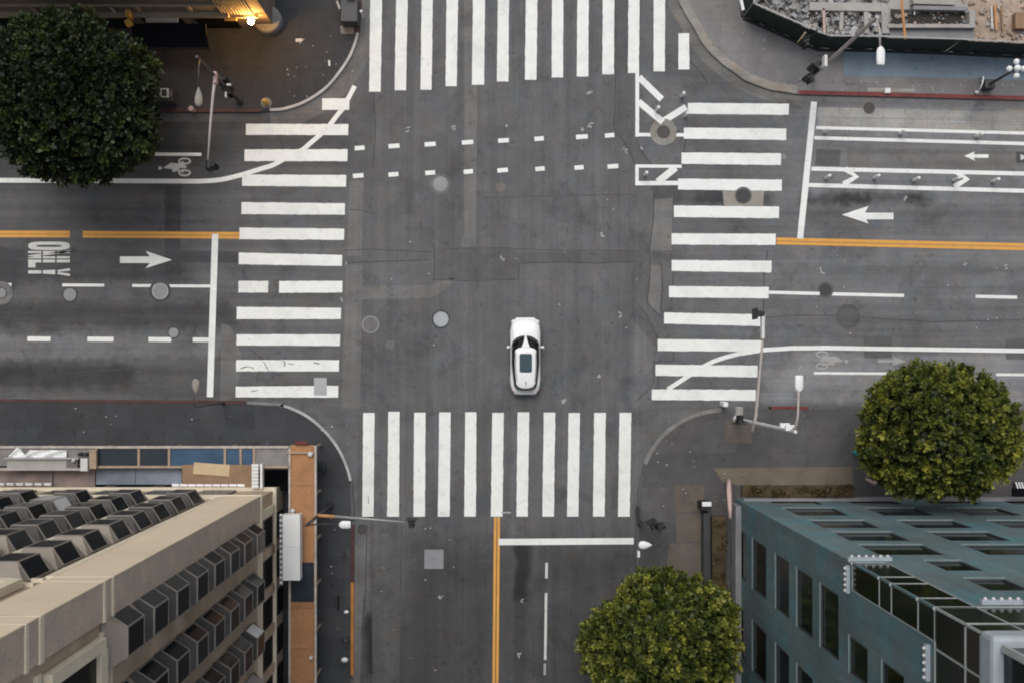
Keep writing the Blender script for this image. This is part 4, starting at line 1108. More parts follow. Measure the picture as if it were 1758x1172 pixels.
o = MB(); o.box(P(396, 34, 2.9), (0.7, 0.12, 0.14)); tag(obj('wall_bracket', o, M['yellow'], None, org=P(396, 34, 2.9)), 'yellow bar bracket left of the lit wall lamp', 'bracket')
o = MB(); o.tube([P(198, 22, 3.3), P(172, -6, 5.3)], 0.07, 8); tag(obj('drain_pipe', o, M['white_dirty'], None, org=P(198, 22, 3.3)), 'pale slanting pipe on the brown wall above the dark tree', 'pipe')

# ------------------------------------------------------------------ sidewalk shed round the brick building
HD = 3.0
shed = thing('sidewalk_shed', 'timber sidewalk shed with plywood deck wrapping the corner of the brick building', 'scaffold', P(518, 800, 0.15))
def slab_px(name, x0, y0, x1, y1, h, t, mat, parent, rz=0.0, bevel=0.0):
    a, b = P(x0, y0, h), P(x1, y1, h)
    mb = MB(); mb.box(((a.x + b.x) / 2, (a.y + b.y) / 2, h - t / 2), (abs(b.x - a.x), abs(a.y - b.y), t), rz)
    return obj(name, mb, mat, parent, org=((a.x + b.x) / 2, (a.y + b.y) / 2, h), bevel=bevel)
y = 763.0
i = 0
while y < 1400:
    y2 = min(y + 70, 1400)
    slab_px('deck_board', 499, y + 0.6, 539.5, y2, HD + R.uniform(-0.008, 0.008), 0.05, M['plywood'], shed); y = y2
for x in (497.0, 541.5): slab_px('rail', x - 1.7, 765, x + 1.7, 1400, HD + 0.10, 0.22, M['timber_pale'], shed)
slab_px('rail', 492, 775, 541, 778, HD + 0.14, 0.2, M['timber'], shed)
for yy in (768, 850, 930, 1010, 1090, 1170):
    for x in (501, 537):
        a = P(x, yy, HD); mb = MB(); mb.box((a.x, a.y, (HD - 0.1) / 2 + 0.08), (0.12, 0.12, HD - 0.2)); obj('post', mb, M['timber'], shed)
# north arm: beams, joists and infill panels
slab_px('rail', -200, 765, 497, 769, HD + 0.10, 0.22, M['timber_pale'], shed); slab_px('rail', 165, 799, 497, 803, HD + 0.10, 0.22, M['timber'], shed)
for x in (165, 238, 290, 386, 413, 436): slab_px('joist', x - 2, 769, x + 2, 800, HD + 0.08, 0.2, M['timber'], shed)
for x0, x1, mt in ((-200, -60, 'plywood_grey'), (-60, 40, 'plywood_grey'), (40, 163, 'plywood_grey'), (168, 236, 'navy'), (240, 288, 'navy'), (292, 384, 'blue_tarp'), (388, 411, 'blue_tarp'), (415, 434, 'blue_tarp'), (438, 495, 'plywood_grey')):
    slab_px('deck_board', x0, 770, x1, 799, HD + R.uniform(-0.01, 0.01), 0.05, M[mt], shed)
for x in (-30, 60, 165, 290, 386, 490):
    a = P(x, 770, HD); mb = MB(); mb.box((a.x, a.y, (HD - 0.1) / 2 + 0.08), (0.12, 0.12, HD - 0.2)); obj('post', mb, M['timber'], shed)
slab_px('infill_panel', 165, 804, 232, 831, 2.5, 0.05, M['blue_pale'], shed); slab_px('infill_panel', 233, 804, 312, 831, 2.52, 0.05, M['blue_pale'], shed)
slab_px('infill_panel', -200, 806, 90, 836, 2.5, 0.05, M['pink_sheet'], shed); slab_px('infill_panel', 92, 806, 163, 836, 2.5, 0.05, M['pink_sheet'], shed)
tag(slab_px('plywood_sheet', 313, 797, 432, 836, HD + 0.16, 0.03, M['plywood_dull'], None), 'large brown plywood sheet on the shed by the pale bay windows', 'plywood')
tag(slab_px('plywood_offcut', 332, 795, 394, 815, HD + 0.20, 0.03, M['plywood_light'], None, rz=-0.07), 'pale torn plywood offcut lying on the brown sheet', 'plywood')
t = thing('tube_bundle', 'row of white tubes laid end to end below the brown plywood sheet', 'tubes', P(357, 833, HD))
for k in range(9):
    a, b = P(296 + k * 14, 832.5, HD + 0.1), P(308.5 + k * 14, 832.8, HD + 0.1)
    mb = MB(); mb.tube([a, b], 0.11, 8); obj('tube', mb, M['white'], t)
t = thing('tube_bundle', 'broken row of white tubes at the left edge above the bay windows', 'tubes', P(40, 832, HD))
for k in range(7):
    a, b = P(-20 + k * 16, 830.5, HD + 0.1), P(-8 + k * 16, 831, HD + 0.1)
    mb = MB(); mb.tube([a, b], 0.09, 8); obj('tube', mb, M['white_dirty'], t)
t = thing('white_rack', 'white slatted rack standing between the plywood and the building corner', 'rack', P(441, 817, HD))
for k in range(7):
    slab_px('slat', 432 + 0.5, 796 + k * 6, 443.5, 800 + k * 6, HD + 0.5, 0.06, M['white'], t)
slab_px('panel', 432, 796, 443, 838, HD + 0.42, 0.04, M['white_dirty'], t); slab_px('upright', 446.5, 796, 450, 838, HD + 0.5, 0.5, M['white'], t)
# crumpled white tarp, grey trough with rails
t_ = MB(); N_ = 14
a, b = P(18, 764, HD), P(116, 787, HD)
for i in range(N_):
    for j in range(5):
        def v(i, j):
            u, w = i / N_, j / 5
            top = 0.25 + 0.75 * min(1, abs(u - 0.16) * 5 + 0.0) if w < 0.35 else 1
            x = a.x + (b.x - a.x) * u; y = a.y + (b.y - a.y) * (w if u < 0.3 else 0.32 + 0.68 * w) if True else 0
            if u < 0.3: y = a.y + (b.y - a.y) * (w + (1 - w) * min(1, abs(u - 0.16) * 7) * 0.75)
            return Vector((x, y, HD + 0.22 + 0.10 * math.sin(u * 17 + w * 3) * math.sin(w * 5) + 0.05 * math.sin(u * 31)))
        t_.quad(v(i, j + 1), v(i + 1, j + 1), v(i + 1, j), v(i, j))
tag(obj('white_tarp', t_, M['cloth_white'], None, org=a, smooth=True), 'crumpled bright white tarp on the shed at the left edge', 'tarp')
t = thing('metal_trough', 'long grey metal trough with pale rails under the white tarp', 'trough', P(80, 795, HD))
slab_px('floor_panel', 12, 788, 118, 803, HD + 0.25, 0.05, M['conc'], t); slab_px('rail', -20, 803, 150, 807, HD + 0.45, 0.4, M['pole_tan'], t); slab_px('rail', 8, 785, 135, 788, HD + 0.4, 0.3, M['steel'], t)
slab_px('end_plate', 114, 790, 133, 803, HD + 0.35, 0.3, M['iron_brown'], t); slab_px('end_plate', 138, 786, 150, 808, HD + 0.5, 0.3, M['white_dirty'], t); slab_px('end_plate', 153, 771, 165, 804, HD + 0.4, 0.2, M['timber'], t)
t = thing('gas_bottle', 'pair of small pale canisters beside the trough on the shed', 'canisters', P(130, 785, HD))
for x, y_ in ((128, 790), (138, 779), (148, 779)):
    c = P(x, y_, HD + 0.3); mb = MB(); mb.lathe((c.x, c.y, HD), [(0.10, 0), (0.11, 0.5), (0.04, 0.62)], 10); obj('bottle', mb, M['white_dirty' if x == 128 else 'pole_dark'], t)
# shade in the gap by the corner put in as a black sheet, white sign box with bulbs, navy tarp
tag(slab_px('gap_shade_sheet', 451, 806, 494, 842, 0.9, 0.05, M['black_cloth'], None), 'black sheet added for the shade in the gap between shed and building corner', 'sheeting')
t = thing('white_sign_box', 'long white box sign edged with white bulbs above the plywood deck', 'sign', P(500, 939, HD + 0.6))
a, b = P(485, 883, HD + 1.2), P(515, 996, HD + 1.2)
mb = MB()
for k in range(2):
    ya, yb = a.y + (b.y - a.y) * k / 2, a.y + (b.y - a.y) * (k + 1) / 2
    mb.box(((a.x + b.x) / 2, (ya + yb) / 2, HD + 0.8), (b.x - a.x, abs(yb - ya) - 0.008, 0.8))
obj('box', mb, M['white'], t, bevel=0.02)
mb = MB(); mb.box((a.x - 0.13, (a.y + b.y) / 2 - 0.15, HD + 0.85), (0.20, abs(a.y - b.y) + 0.3, 0.2)); obj('bulb_rail', mb, M['conc_grey'], t)
for k in range(14):
    c = Vector((a.x - 0.13, a.y - 0.05 - k * 0.30, HD + 1.0)); mb = MB(); mb.sphere(c, 0.09, 8, 6); obj('bulb', mb, M['white'], t, smooth=True)
o = tag(slab_px('navy_tarp', 500, 965, 538.5, 1032, HD + 0.06, 0.03, M['navy'], None), 'navy tarp patch across the brown plywood walkway', 'tarp')
for lb, x, y_, s_ in (('white paint can at the north end of the plywood walkway', 533, 779, 0.16), ('white bag on the plywood walkway beside the sign box', 503, 876, 0.14), ('small pale scrap on the lower plywood walkway', 534, 1128, 0.12)):
    c = P(x, y_, HD + 0.1); mb = MB(); mb.lathe((c.x, c.y, HD + 0.03), [(s_ * 0.9, 0), (s_, 0.1), (s_ * 0.8, 0.22), (s_ * 0.3, 0.25)], 10); tag(obj('paint_can', mb, M['white_dirty'], None, org=c), lb, 'can')
o = MB(); c = P(518, 760, HD); o.box((c.x, c.y, HD + 0.02), (0.75, 0.22, 0.2)); tag(obj('red_lamp_box', o, surf('dark_red', (0.12, 0.015, 0.012), 0.6), None, org=c, bevel=0.03), 'dark red box at the north tip of the plywood walkway', 'box')

# ------------------------------------------------------------------ trees
def make_tree(label, px, py, rx, ry, hz, mat, seed, n_clump, base_shift=1.0, hc=6.6):
    rs = np.random.RandomState(seed)
    c = P(px, py, hc)
    k = (H - hc) / H / S
    RX, RY, RZ = rx * k, ry * k, hz
    t = thing('street_tree', label, 'tree', (c.x, c.y, 0.15), 'street trees')
    mb = MB()
    mb.tube([(c.x, c.y, 0.1), (c.x + 0.05, c.y, 1.2), (c.x - 0.03, c.y + 0.04, 2.6), (c.x, c.y, 3.4)], [0.30, 0.22, 0.19, 0.17], 12); obj('trunk', mb, M['bark'], t, smooth=True)
    for i in range(7):
        a = 2 * math.pi * i / 7 + rs.uniform(-0.2, 0.2); e = rs.uniform(0.45, 0.9)
        d = Vector((math.cos(a) * e, math.sin(a) * e, 1.0)).normalized(); L = RZ * 0.9
        mb = MB(); s0 = Vector((c.x, c.y, 3.0))
        mb.tube([s0, s0 + d * L * 0.5 + Vector((0, 0, 0.2)), s0 + d * L + Vector((math.cos(a) * RX * 0.25, math.sin(a) * RY * 0.25, 0.1))], [0.12, 0.08, 0.03], 7); obj('limb', mb, M['bark'], t, smooth=True)
    # crown: leaf clumps through an uneven ellipsoid
    lob = rs.uniform(-1, 1, (14, 3)); lob /= np.linalg.norm(lob, axis=1)[:, None]
    amp = rs.uniform(-0.28, 0.17, 14)
    def rad(d): return 1.0 + sum(amp[i] * math.exp(-((1 - lob[i] @ d) / 0.10)) * 1.2 for i in range(14)) + 0.035 * math.sin(7 * d[0] + seed) * math.cos(6 * d[1]) 
    V, T = [], []
    def leaf(b, out, L, Wd, tn, tp):
        side = np.cross(out, rs.normal(size=3)); side /= np.linalg.norm(side) + 1e-9
        fold = np.cross(side, out) * Wd * 0.3
        V.extend((b, b + out * L * 0.5 + side * Wd + fold, b + out * L, b + out * L * 0.5 - side * Wd + fold))
        T.append((min(1, max(0, tn)), min(1, max(0, tp))))
    # shoots standing proud over the surface, kept apart from each other
    acc = np.zeros((0, 3)); tries = 0
    while len(acc) < n_clump and tries < 9000:
        tries += 1
        d = rs.normal(size=3); d /= np.linalg.norm(d)
        if d[2] < -0.6: continue
        pw = d * rad(d) * np.array([RX, RY, RZ]) * rs.uniform(0.90, 1.03)
        if len(acc) and np.min(((acc - pw) ** 2).sum(1)) < rs.uniform(0.40, 0.66) ** 2: continue
        acc = np.vstack([acc, pw])
        nrm = np.array([d[0] / RX, d[1] / RY, d[2] / RZ + 0.12]); nrm /= np.linalg.norm(nrm)
        nrm = nrm + rs.normal(size=3) * 0.28; nrm /= np.linalg.norm(nrm)
        reg = 0.5 + 0.5 * math.sin(pw[0] * 1.3 + seed) * math.cos(pw[1] * 1.1 - seed); tone = rs.uniform(0.10, 0.75) + 0.25 * reg; young = rs.rand() ** 1.4 * (0.55 + 0.6 * reg); sz = rs.uniform(0.8, 1.45)
        for _ in range(int(rs.randint(36, 54) * sz)):
            q = rs.normal(size=3); q /= np.linalg.norm(q)
            out = nrm * rs.uniform(0.1, 1.1) + q * 0.85; out /= np.linalg.norm(out)
            L = rs.uniform(0.12, 0.225) * sz
            al = max(0.0, out @ nrm)
            leaf(pw + nrm * rs.uniform(-0.26, 0.16) * sz + q * rs.uniform(0.0, 0.17) * sz, out, L, L * rs.uniform(0.30, 0.46), tone * (0.45 + 0.6 * al) + rs.normal() * 0.12, young * al ** 1.2 * rs.uniform(0.5, 1.15))
    # inner leaves, coloured darker to paint in the shade between the clumps
    for _ in range(int(n_clump * 0.75)):
        d = rs.normal(size=3); d /= np.linalg.norm(d)
        if d[2] < -0.6: continue
        pw = d * rad(d) * np.array([RX, RY, RZ]) * rs.uniform(0.66, 0.86)
        tone = rs.uniform(0, 0.30)
        for _ in range(24):
            out = rs.normal(size=3); out /= np.linalg.norm(out)
            L = rs.uniform(0.20, 0.34)
            leaf(pw + rs.normal(size=3) * 0.26, out, L, L * 0.5, tone + rs.normal() * 0.1, 0.02)
    V = np.array(V, dtype=np.float32) + np.array([0, 0, hc - 0.15], dtype=np.float32)
    n = len(V) // 4
    me = bpy.data.meshes.new('crown')
    me.vertices.add(len(V)); me.vertices.foreach_set('co', V.ravel())
    me.loops.add(len(V)); me.loops.foreach_set('vertex_index', np.arange(len(V), dtype=np.int32))
    me.polygons.add(n); me.polygons.foreach_set('loop_start', np.arange(0, len(V), 4, dtype=np.int32)); me.polygons.foreach_set('loop_total', np.full(n, 4, dtype=np.int32))
    ca = me.color_attributes.new('tone', 'FLOAT_COLOR', 'POINT')
    Tt = np.repeat(np.array(T, dtype=np.float32), 4, axis=0)
    ca.data.foreach_set('color', np.column_stack([Tt, np.zeros(len(Tt)), np.ones(len(Tt))]).astype(np.float32).ravel())
    me.materials.append(mat)
    me.update(calc_edges=True); me.validate()
    o = bpy.data.objects.new('crown', me); C.objects.link(o); o.parent = t
    return t
make_tree('round bushy green tree beside the teal building near the right edge', 1615, 737, 132, 113, 3.8, M['leaf'], 11, 1150)
make_tree('bushy green tree at the bottom edge between street and teal building', 1122, 1101, 121, 125, 4.4, M['leaf'], 23, 1200)
make_tree('large dark green tree at the upper left beside the brown building', 116, 165, 143, 142, 4.2, M['leaf_dark'], 37, 1350)

# ------------------------------------------------------------------ planters in front of the teal building
def planter(label, x0, y0, x1, y1, seed, n, hw=0.5):
    a, b = P(x0, y0, 0.15), P(x1, y1, 0.15)
    t = thing('planter_bed', label, 'planter', ((a.x + b.x) / 2, (a.y + b.y) / 2, 0.15), 'planters at the foot of the teal building')
    mb = MB(); mb.box(((a.x + b.x) / 2, (a.y + b.y) / 2, 0.15 + hw / 2), (b.x - a.x, a.y - b.y, hw * 0.9)); obj('soil', mb, M['soil_dark'], t)
    rs = np.random.RandomState(seed); m = MB(); tones = []
    for _ in range(n):
        cx, cy = rs.uniform(a.x, b.x), rs.uniform(b.y, a.y)
        tn, tp = rs.rand(), rs.rand() ** 2
        for _ in range(12):
            p = Vector((cx + rs.normal() * 0.13, cy + rs.normal() * 0.10, 0.15 + hw + abs(rs.normal()) * 0.12))
            d = Vector((rs.normal(), rs.normal(), 0.6)).normalized(); s_ = d.cross(Vector((rs.normal(), rs.normal(), rs.normal()))).normalized()
            L = rs.uniform(0.1, 0.2); m.quad(p, p + d * L * 0.5 + s_ * L * 0.3, p + d * L, p + d * L * 0.5 - s_ * L * 0.3); tones += [(tn, tp, 0, 1)] * 4
    o = obj('ground_cover', m, M['leaf_olive'], t); o['kind'] = 'stuff'
    ca = o.data.color_attributes.new('tone', 'FLOAT_COLOR', 'POINT'); ca.data.foreach_set('color', np.array(tones, dtype=np.float32).ravel())
    return t
planter('brown planter bed along the upper front of the teal building', 1272, 832, 1462, 851, 3, 45)
planter('narrow dark planter bed along the left side of the teal building', 1220, 884, 1244, 1165, 4, 40)
tag(sheet('tan_walkway', [(1225, 803), (1462, 800), (1462, 831), (1262, 832), (1240, 826)], 0.158, M['walk_tan'], se), None)
M['walk_warm'] = sidewalk_mat('sidewalk_warm', (0.125, 0.110, 0.094))
for pp in ([(1157, 832), (1208, 832), (1208, 878), (1159, 879)], [(1159, 881), (1207, 881), (1207, 928), (1161, 929)], [(1150, 931), (1207, 931), (1207, 990), (1140, 988)], [(1245, 720), (1290, 722), (1290, 760), (1243, 758)]):
    sheet('paving_patch', pp, 0.1565, M['walk_warm'], se)
t = thing('planter_wall', 'long dark low wall with a white capped end post left of the teal building', 'wall', P(1212, 1000, 0.15))
a, b = P(1208, 880, 1.0), P(1217, 1165, 1.0)
mb = MB(); mb.box(((a.x + b.x) / 2, (a.y + b.y) / 2, 0.55), (b.x - a.x, a.y - b.y, 0.9)); obj('wall', mb, M['pole_dark'], t)
c = P(1213, 868, 1.5); mb = MB(); mb.box((c.x, c.y, 0.8), (0.62, 0.42, 1.3)); obj('post', mb, M['black'], t)
mb = MB(); mb.box((c.x, c.y + 0.12, 1.56), (0.56, 0.28, 0.12)); obj('cap', mb, M['white'], t, bevel=0.03)
t = thing('corner_fin', 'pale pink rounded fin at the corner of the teal building', 'fin', P(1250, 840, 0.15))
mb = MB(); mb.tube([P(1249, 823, 0.2), P(1251, 827, 1.0), P(1252, 840, 1.8), P(1253, 868, 2.4), P(1254, 890, 2.6)], [0.10, 0.15, 0.16, 0.13, 0.08], 10); obj('fin', mb, M['pink'], t, smooth=True)

# ------------------------------------------------------------------ construction site behind the green fence
mb = MB(); pp = [(1278, -400), (1283, 28), (1372, 71), (1405, 83), (1482, 84), (1758, 97), (2300, 118), (2300, -400)]
mb.prism([(P(*p).x, P(*p).y) for p in pp], 0.10, 0.17); struct('site_ground', mb, M['conc'])
mb = MB(); mb.prism([(P(*p).x, P(*p).y) for p in [(1672, -300), (1660, 20), (1668, 92), (2200, 112), (2200, -300)]], 0.12, 0.20); struct('site_soil', mb, M['soil'])
fl = [P(*p) for p in [(1266, -120), (1276, 31), (1371, 73), (1404, 85), (1482, 86), (1620, 91), (1758, 98), (2000, 106), (2300, 116)]]
fence = thing('construction_fence', 'dark green screened construction fence around the upper right site', 'fence', fl[2])
for i in range(len(fl) - 1):
    a, b = fl[i], fl[i + 1]; n = max(1, round((b - a).length / 2.4)); d = (b - a).normalized()
    nrm = Vector((-d.y, d.x, 0))
    for k in range(n):
        p, q_ = a.lerp(b, k / n), a.lerp(b, (k + 1) / n)
        mb = MB()
        for j in range(6):
            u0, u1 = p.lerp(q_, j / 6), p.lerp(q_, (j + 1) / 6)
            w0, w1 = 0.03 * math.sin(j * 2.1 + k), 0.03 * math.sin((j + 1) * 2.1 + k)
            mb.quad(u0 + nrm * w0 + Vector((0, 0, 0.2)), u1 + nrm * w1 + Vector((0, 0, 0.2)), u1 + nrm * w1 * 0.4 + Vector((0, 0, 2.55)), u0 + nrm * w0 * 0.4 + Vector((0, 0, 2.55)))
        obj('screen_panel', mb, M['fence'], fence, org=p)
        mb = MB(); mb.tube([p + nrm * 0.07 + Vector((0, 0, 0.1)), p + nrm * 0.07 + Vector((0, 0, 2.65))], 0.035, 6); obj('post', mb, M['steel'], fence, org=p)
    mb = MB(); mb.bar(a + nrm * 0.07 + Vector((0, 0, 2.6)), b + nrm * 0.07 + Vector((0, 0, 2.6)), 0.07, 0.05); obj('top_rail', mb, M['steel'], fence, org=a)
    mb = MB(); mb.bar(a - nrm * 0.10 + Vector((0, 0, 0.2)), b - nrm * 0.10 + Vector((0, 0, 0.2)), 0.16, 0.12); obj('kickboard', mb, M['black'], fence, org=a)
def beam(label, pts, w, h, mat, z=0.2, name='concrete_beam', cat='beam', grp='concrete foundation beams'):
    mb = MB()
    for i in range(len(pts) - 1):
        a, b = P(*pts[i], z + h), P(*pts[i + 1], z + h)
        mb.bar((a.x, a.y, z + h / 2), (b.x, b.y, z + h / 2), w, h)
    return tag(obj(name, mb, M[mat], None, org=P(*pts[0], z), bevel=0.02), label, cat, grp)
beam('long pale concrete beam at the back of the building site', [(1390, 11), (1520, 13)], 0.5, 0.5, 'conc')
beam('short upright concrete beam left of the dark pit', [(1519, 8), (1521, 58)], 0.42, 0.5, 'conc', 0.22)
beam('concrete beam along the front lip of the dark pit', [(1524, 45), (1668, 45)], 0.22, 0.6, 'conc')
beam('concrete beam closing the right end of the dark pit', [(1669, 18), (1670, 48)], 0.35, 0.6, 'conc', 0.21)
beam('thin concrete rib crossing the rubble beside the lamp pole', [(1487, 12), (1488, 58)], 0.28, 0.45, 'conc', 0.2)
beam('second thin concrete rib left of the lamp pole rib', [(1446, 15), (1444, 52)], 0.22, 0.4, 'conc', 0.2)
beam('pinkish steel rib standing in the rubble near the fence bend', [(1414, 14), (1416, 60)], 0.16, 0.5, 'pink', 0.2)
beam('wide grey concrete strip between pit and green fence', [(1522, 58), (1672, 59)], 0.62, 0.3, 'conc_grey', 0.18)
beam('pale concrete slab lying behind the dark pit', [(1568, -2), (1640, 0)], 0.62, 0.55, 'conc', 0.18)
beam('grey ledge behind the dark pit', [(1568, 13), (1660, 15)], 0.25, 0.45, 'conc_grey', 0.2)
tag(sheet('foundation_pit', [(1527, 18), (1666, 22), (1664, 42), (1527, 42)], 0.205, M['pit'], None), 'dark earth floor of the open pit on the building site', 'pit')
o = bpy.data.objects[[x.name for x in bpy.data.objects if x.name.startswith('foundation_pit')][0]]; o['kind'] = 'structure'; o.parent = None; o.location = P(1527, 18, 0.205)*1
for k in ('label', 'category'):
    if k in o: del o[k]
o.location = Vector((P(1527, 18).x, P(1527, 18).y, 0.205))
mb = MB(); mb.tube([P(1554, 68, 2.5), P(1547, -10, 2.6)], 0.085, 8); tag(obj('timber_pole', mb, M['timber_orange'], None, org=P(1554, 68, 2.5)), 'orange timber pole laid from the site over the green fence', 'pole')
for lb, pts, mt in (('orange brown plank lying on the tan soil', [(1708, 8), (1711, 52)], 'timber_orange'), ('reddish plank beside the orange one on the tan soil', [(1719, 14), (1722, 54)], 'plywood_dull'), ('thin white pipe lying on the tan soil', [(1702, 12), (1703, 48)], 'white_dirty'), ('white pipe stub beside the orange pole', [(1569, 4), (1570, 26)], 'white_dirty')):
    a, b = P(*pts[0], 0.4), P(*pts[1], 0.4); mb = MB(); mb.bar(a, b, 0.14 if 'plank' in lb else 0.08, 0.06); tag(obj('plank' if 'plank' in lb else 'pipe', mb, M[mt], None, org=a), lb, 'plank' if 'plank' in lb else 'pipe')
mb = MB(); c = P(1752, 36, 0.6); mb.box((c.x, c.y, 0.45), (0.7, 1.0, 0.5)); tag(obj('brown_crate', mb, M['plywood_dull'], None, org=c, bevel=0.02), 'brown crate on the tan soil at the right edge', 'crate')
mb = MB(); mb.tube([P(1268, -20, 2.3), P(1276, 18, 2.4)], 0.10, 8); tag(obj('white_barrier', mb, M['white'], None, org=P(1268, -20, 2.3)), 'white barrier tube at the left end of the green fence', 'barrier')
# rubble heap
m = MB()
rr = random.Random(5)
def in_site(x, y): return y < 8 + (x - 1283) * 0.47 - 6 if x < 1405 else y < 62
for _ in range(1900):
    x, y = rr.uniform(1290, 1525), 62 - 190 * rr.random() ** 1.8
    if not in_site(x, y): continue
    c = P(x, y, 0.4); s_ = 0.06 + 0.26 * rr.random() ** 2.6
    m.box((c.x, c.y, 0.2 + rr.uniform(0, 0.35)), (s_ * rr.uniform(0.6, 2.0), s_, s_ * rr.uniform(0.4, 0.9)), rr.uniform(0, 6.3), rr.choice((0, 0, 0, 1, 1, 3, 3, 2)), rr.uniform(-0.5, 0.5), rr.uniform(-0.5, 0.5))
for _ in range(420):
    x, y = rr.uniform(1650, 1900), 70 - 190 * rr.random() ** 1.6
    c = P(x, y, 0.3); s_ = rr.uniform(0.05, 0.22)
    m.box((c.x, c.y, 0.2 + rr.uniform(0, 0.15)), (s_ * rr.uniform(0.6, 1.6), s_, s_ * 0.6), rr.uniform(0, 6.3), rr.choice((0, 1, 4, 4, 4)), rr.uniform(-0.5, 0.5), rr.uniform(-0.5, 0.5))
for _ in range(60):
    x, y = rr.uniform(1530, 1662), rr.uniform(20, 42)
    c = P(x, y, 0.3); s_ = rr.uniform(0.06, 0.22)
    m.box((c.x, c.y, 0.24), (s_ * rr.uniform(0.6, 1.6), s_, s_ * 0.6), rr.uniform(0, 6.3), rr.choice((2, 2, 4, 3)), rr.uniform(-0.5, 0.5), rr.uniform(-0.5, 0.5))
o = obj('rubble', m, [M['rubble'], M['conc'], M['pole_dark'], M['conc_grey'], M['soil']]); o['kind'] = 'stuff'
# bent reinforcement bars
for i in range(9):
    x, y = rr.uniform(1310, 1500), rr.uniform(0, 40)
    if not in_site(x, y): y -= 25
    pts = [P(x, y, 0.5)]; a = rr.uniform(0, 6.3)
    for k in range(4):
        pts.append(pts[-1] + Vector((math.cos(a) * 0.4, math.sin(a) * 0.4, rr.uniform(-0.05, 0.12)))); a += rr.uniform(-0.7, 0.7)
    mb = MB(); mb.tube(pts, 0.03, 6); tag(obj('rebar', mb, M['steel' if i % 2 else 'iron_brown'], None, org=pts[0]), 'bent steel bar sticking out of the rubble behind the green fence', 'steel bar', 'bent bars in the rubble')
# blue walkway outside the fence
sheet('blue_walkway', [(1447, 88), (1780, 98), (1780, 140), (1447, 131)], 0.158, M['walk_blue'], ne)
sheet('kerb_plate', [(1488, 152), (1568, 154), (1568, 160), (1488, 158)], 0.157, M['conc_bright'], ne)

# ------------------------------------------------------------------ signals, lamps and street furniture
def signal_head(parent, c, rz, mat='black'):
    """three-lens head, facing local -y"""
    c = Vector(c); Mx = Matrix.Translation(c) @ Matrix.Rotation(rz, 4, 'Z')
    mb = MB(); mb.box(c, (0.34, 0.24, 1.05), rz); mb.box(Mx @ Vector((0, 0.10, 0)), (0.62, 0.03, 1.35), rz)
    o = obj('signal_head', mb, M[mat], parent, org=c)
    for k in range(3):
        p = Mx @ Vector((0, -0.22, 0.33 - 0.33 * k)); v = MB(); v.tube([Mx @ Vector((0, -0.10, 0.33 - 0.33 * k)), Mx @ Vector((0, -0.36, 0.35 - 0.33 * k))], [0.14, 0.15], 10, cap=False); obj('visor', v, M['black'], o, org=p)
        v = MB(); v.tube([Mx @ Vector((0, -0.118, 0.33 - 0.33 * k)), Mx @ Vector((0, -0.128, 0.33 - 0.33 * k))], 0.12, 10); obj('lens', v, M['lamp_red' if k == 0 else 'pole_dark'], o, org=p)
    return o
def luminaire(parent, tip, direc, L, W, mat='white', drop=False):
    """cobra-head lamp from tip back along direc"""
    tip = Vector(tip); d = Vector((*direc, 0)).normalized(); s_ = Vector((-d.y, d.x, 0))
    prof = [(0.0, 0.02), (0.06, 0.70), (0.2, 0.98), (0.45, 1.0), (0.7, 0.72), (0.88, 0.36), (1.0, 0.14)] if drop else [(0.0, 0.80), (0.03, 0.95), (0.3, 1.0), (0.7, 1.0), (0.85, 0.85), (0.95, 0.5), (1.0, 0.25)]
    mb = MB(); rings = []
    for t_, w in prof:
        c = tip + d * L * t_
        rings.append([c + s_ * (W / 2 * w * math.cos(2 * math.pi * k / 14)) + Vector((0, 0, 0.10 * (0.4 + 0.6 * w) * math.sin(2 * math.pi * k / 14))) for k in range(14)])
    mb.rings(rings)
    o = obj('luminaire', mb, M[mat], parent, org=tip, smooth=True)
    mb = MB(); mb.box(tip + d * L * 0.35 - Vector((0, 0, 0.11)), (0.3, 0.3, 0.04)); obj('lens', mb, M['lamp_clear'], o, org=tip)
    return o
def pole(parent, base, top_h, r0=0.11, r1=0.07, mat='pole_tan', lift=0.15):
    b = Vector((base.x, base.y, lift)); mb = MB(); mb.tube([b, b + Vector((0, 0, top_h))], [r0, r1], 12); mb.lathe(b, [(r0 * 2.0, 0.0), (r0 * 2.0, 0.12), (r0 * 1.2, 0.35)], 12)
    return obj('pole', mb, M[mat], parent, smooth=False)
# upper right
b = P(1391, 135)
t = thing('traffic_signal', 'tall tan lamp and signal pole by the green fence at the upper right', 'traffic signal', (b.x, b.y, 0.15))
hp = H * (1 - 1 / 1.212)
pole(t, b, hp - 0.1, 0.13, 0.09)
top = Vector((b.x, b.y, hp)); lum = P(1512, 112, hp)
mb = MB(); mb.tube([top - Vector((0, 0, 0.9)), top + Vector((0.05, -0.2, -0.1)), top + Vector((0.1, -0.6, 0.05)), P(1511, 82, hp)], 0.055, 8); obj('lamp_arm', mb, M['pole_tan'], t, smooth=True)
luminaire(t, lum, (0, 1), 0.95, 0.44)
signal_head(t, P(1398, 117, 3.4), 2.4); signal_head(t, P(1386, 133, 3.2), 0.6); 
mb = MB(); mb.box(P(1416, 106, 5.0), (0.18, 0.66, 0.5)); obj('control_box', mb, M['white_dirty'], t, bevel=0.03)
mb = MB(); mb.bar(P(1394, 133, 3.0), P(1400, 112, 3.3), 0.06, 0.06); obj('bracket', mb, M['pole_dark'], t)
b = P(1378, 78)
t = thing('pedestrian_signal', 'dark pedestrian signal on a post against the bend of the green fence', 'signal', (b.x, b.y, 0.15))
pole(t, b, 3.0, 0.06, 0.05, 'pole_dark'); signal_head(t, P(1380, 72, 3.0), 0.4)
mb = MB(); mb.tube([P(1370, 74, 2.6), P(1383, 56, 3.1)], 0.06, 8); obj('arm', mb, M['timber'], t)
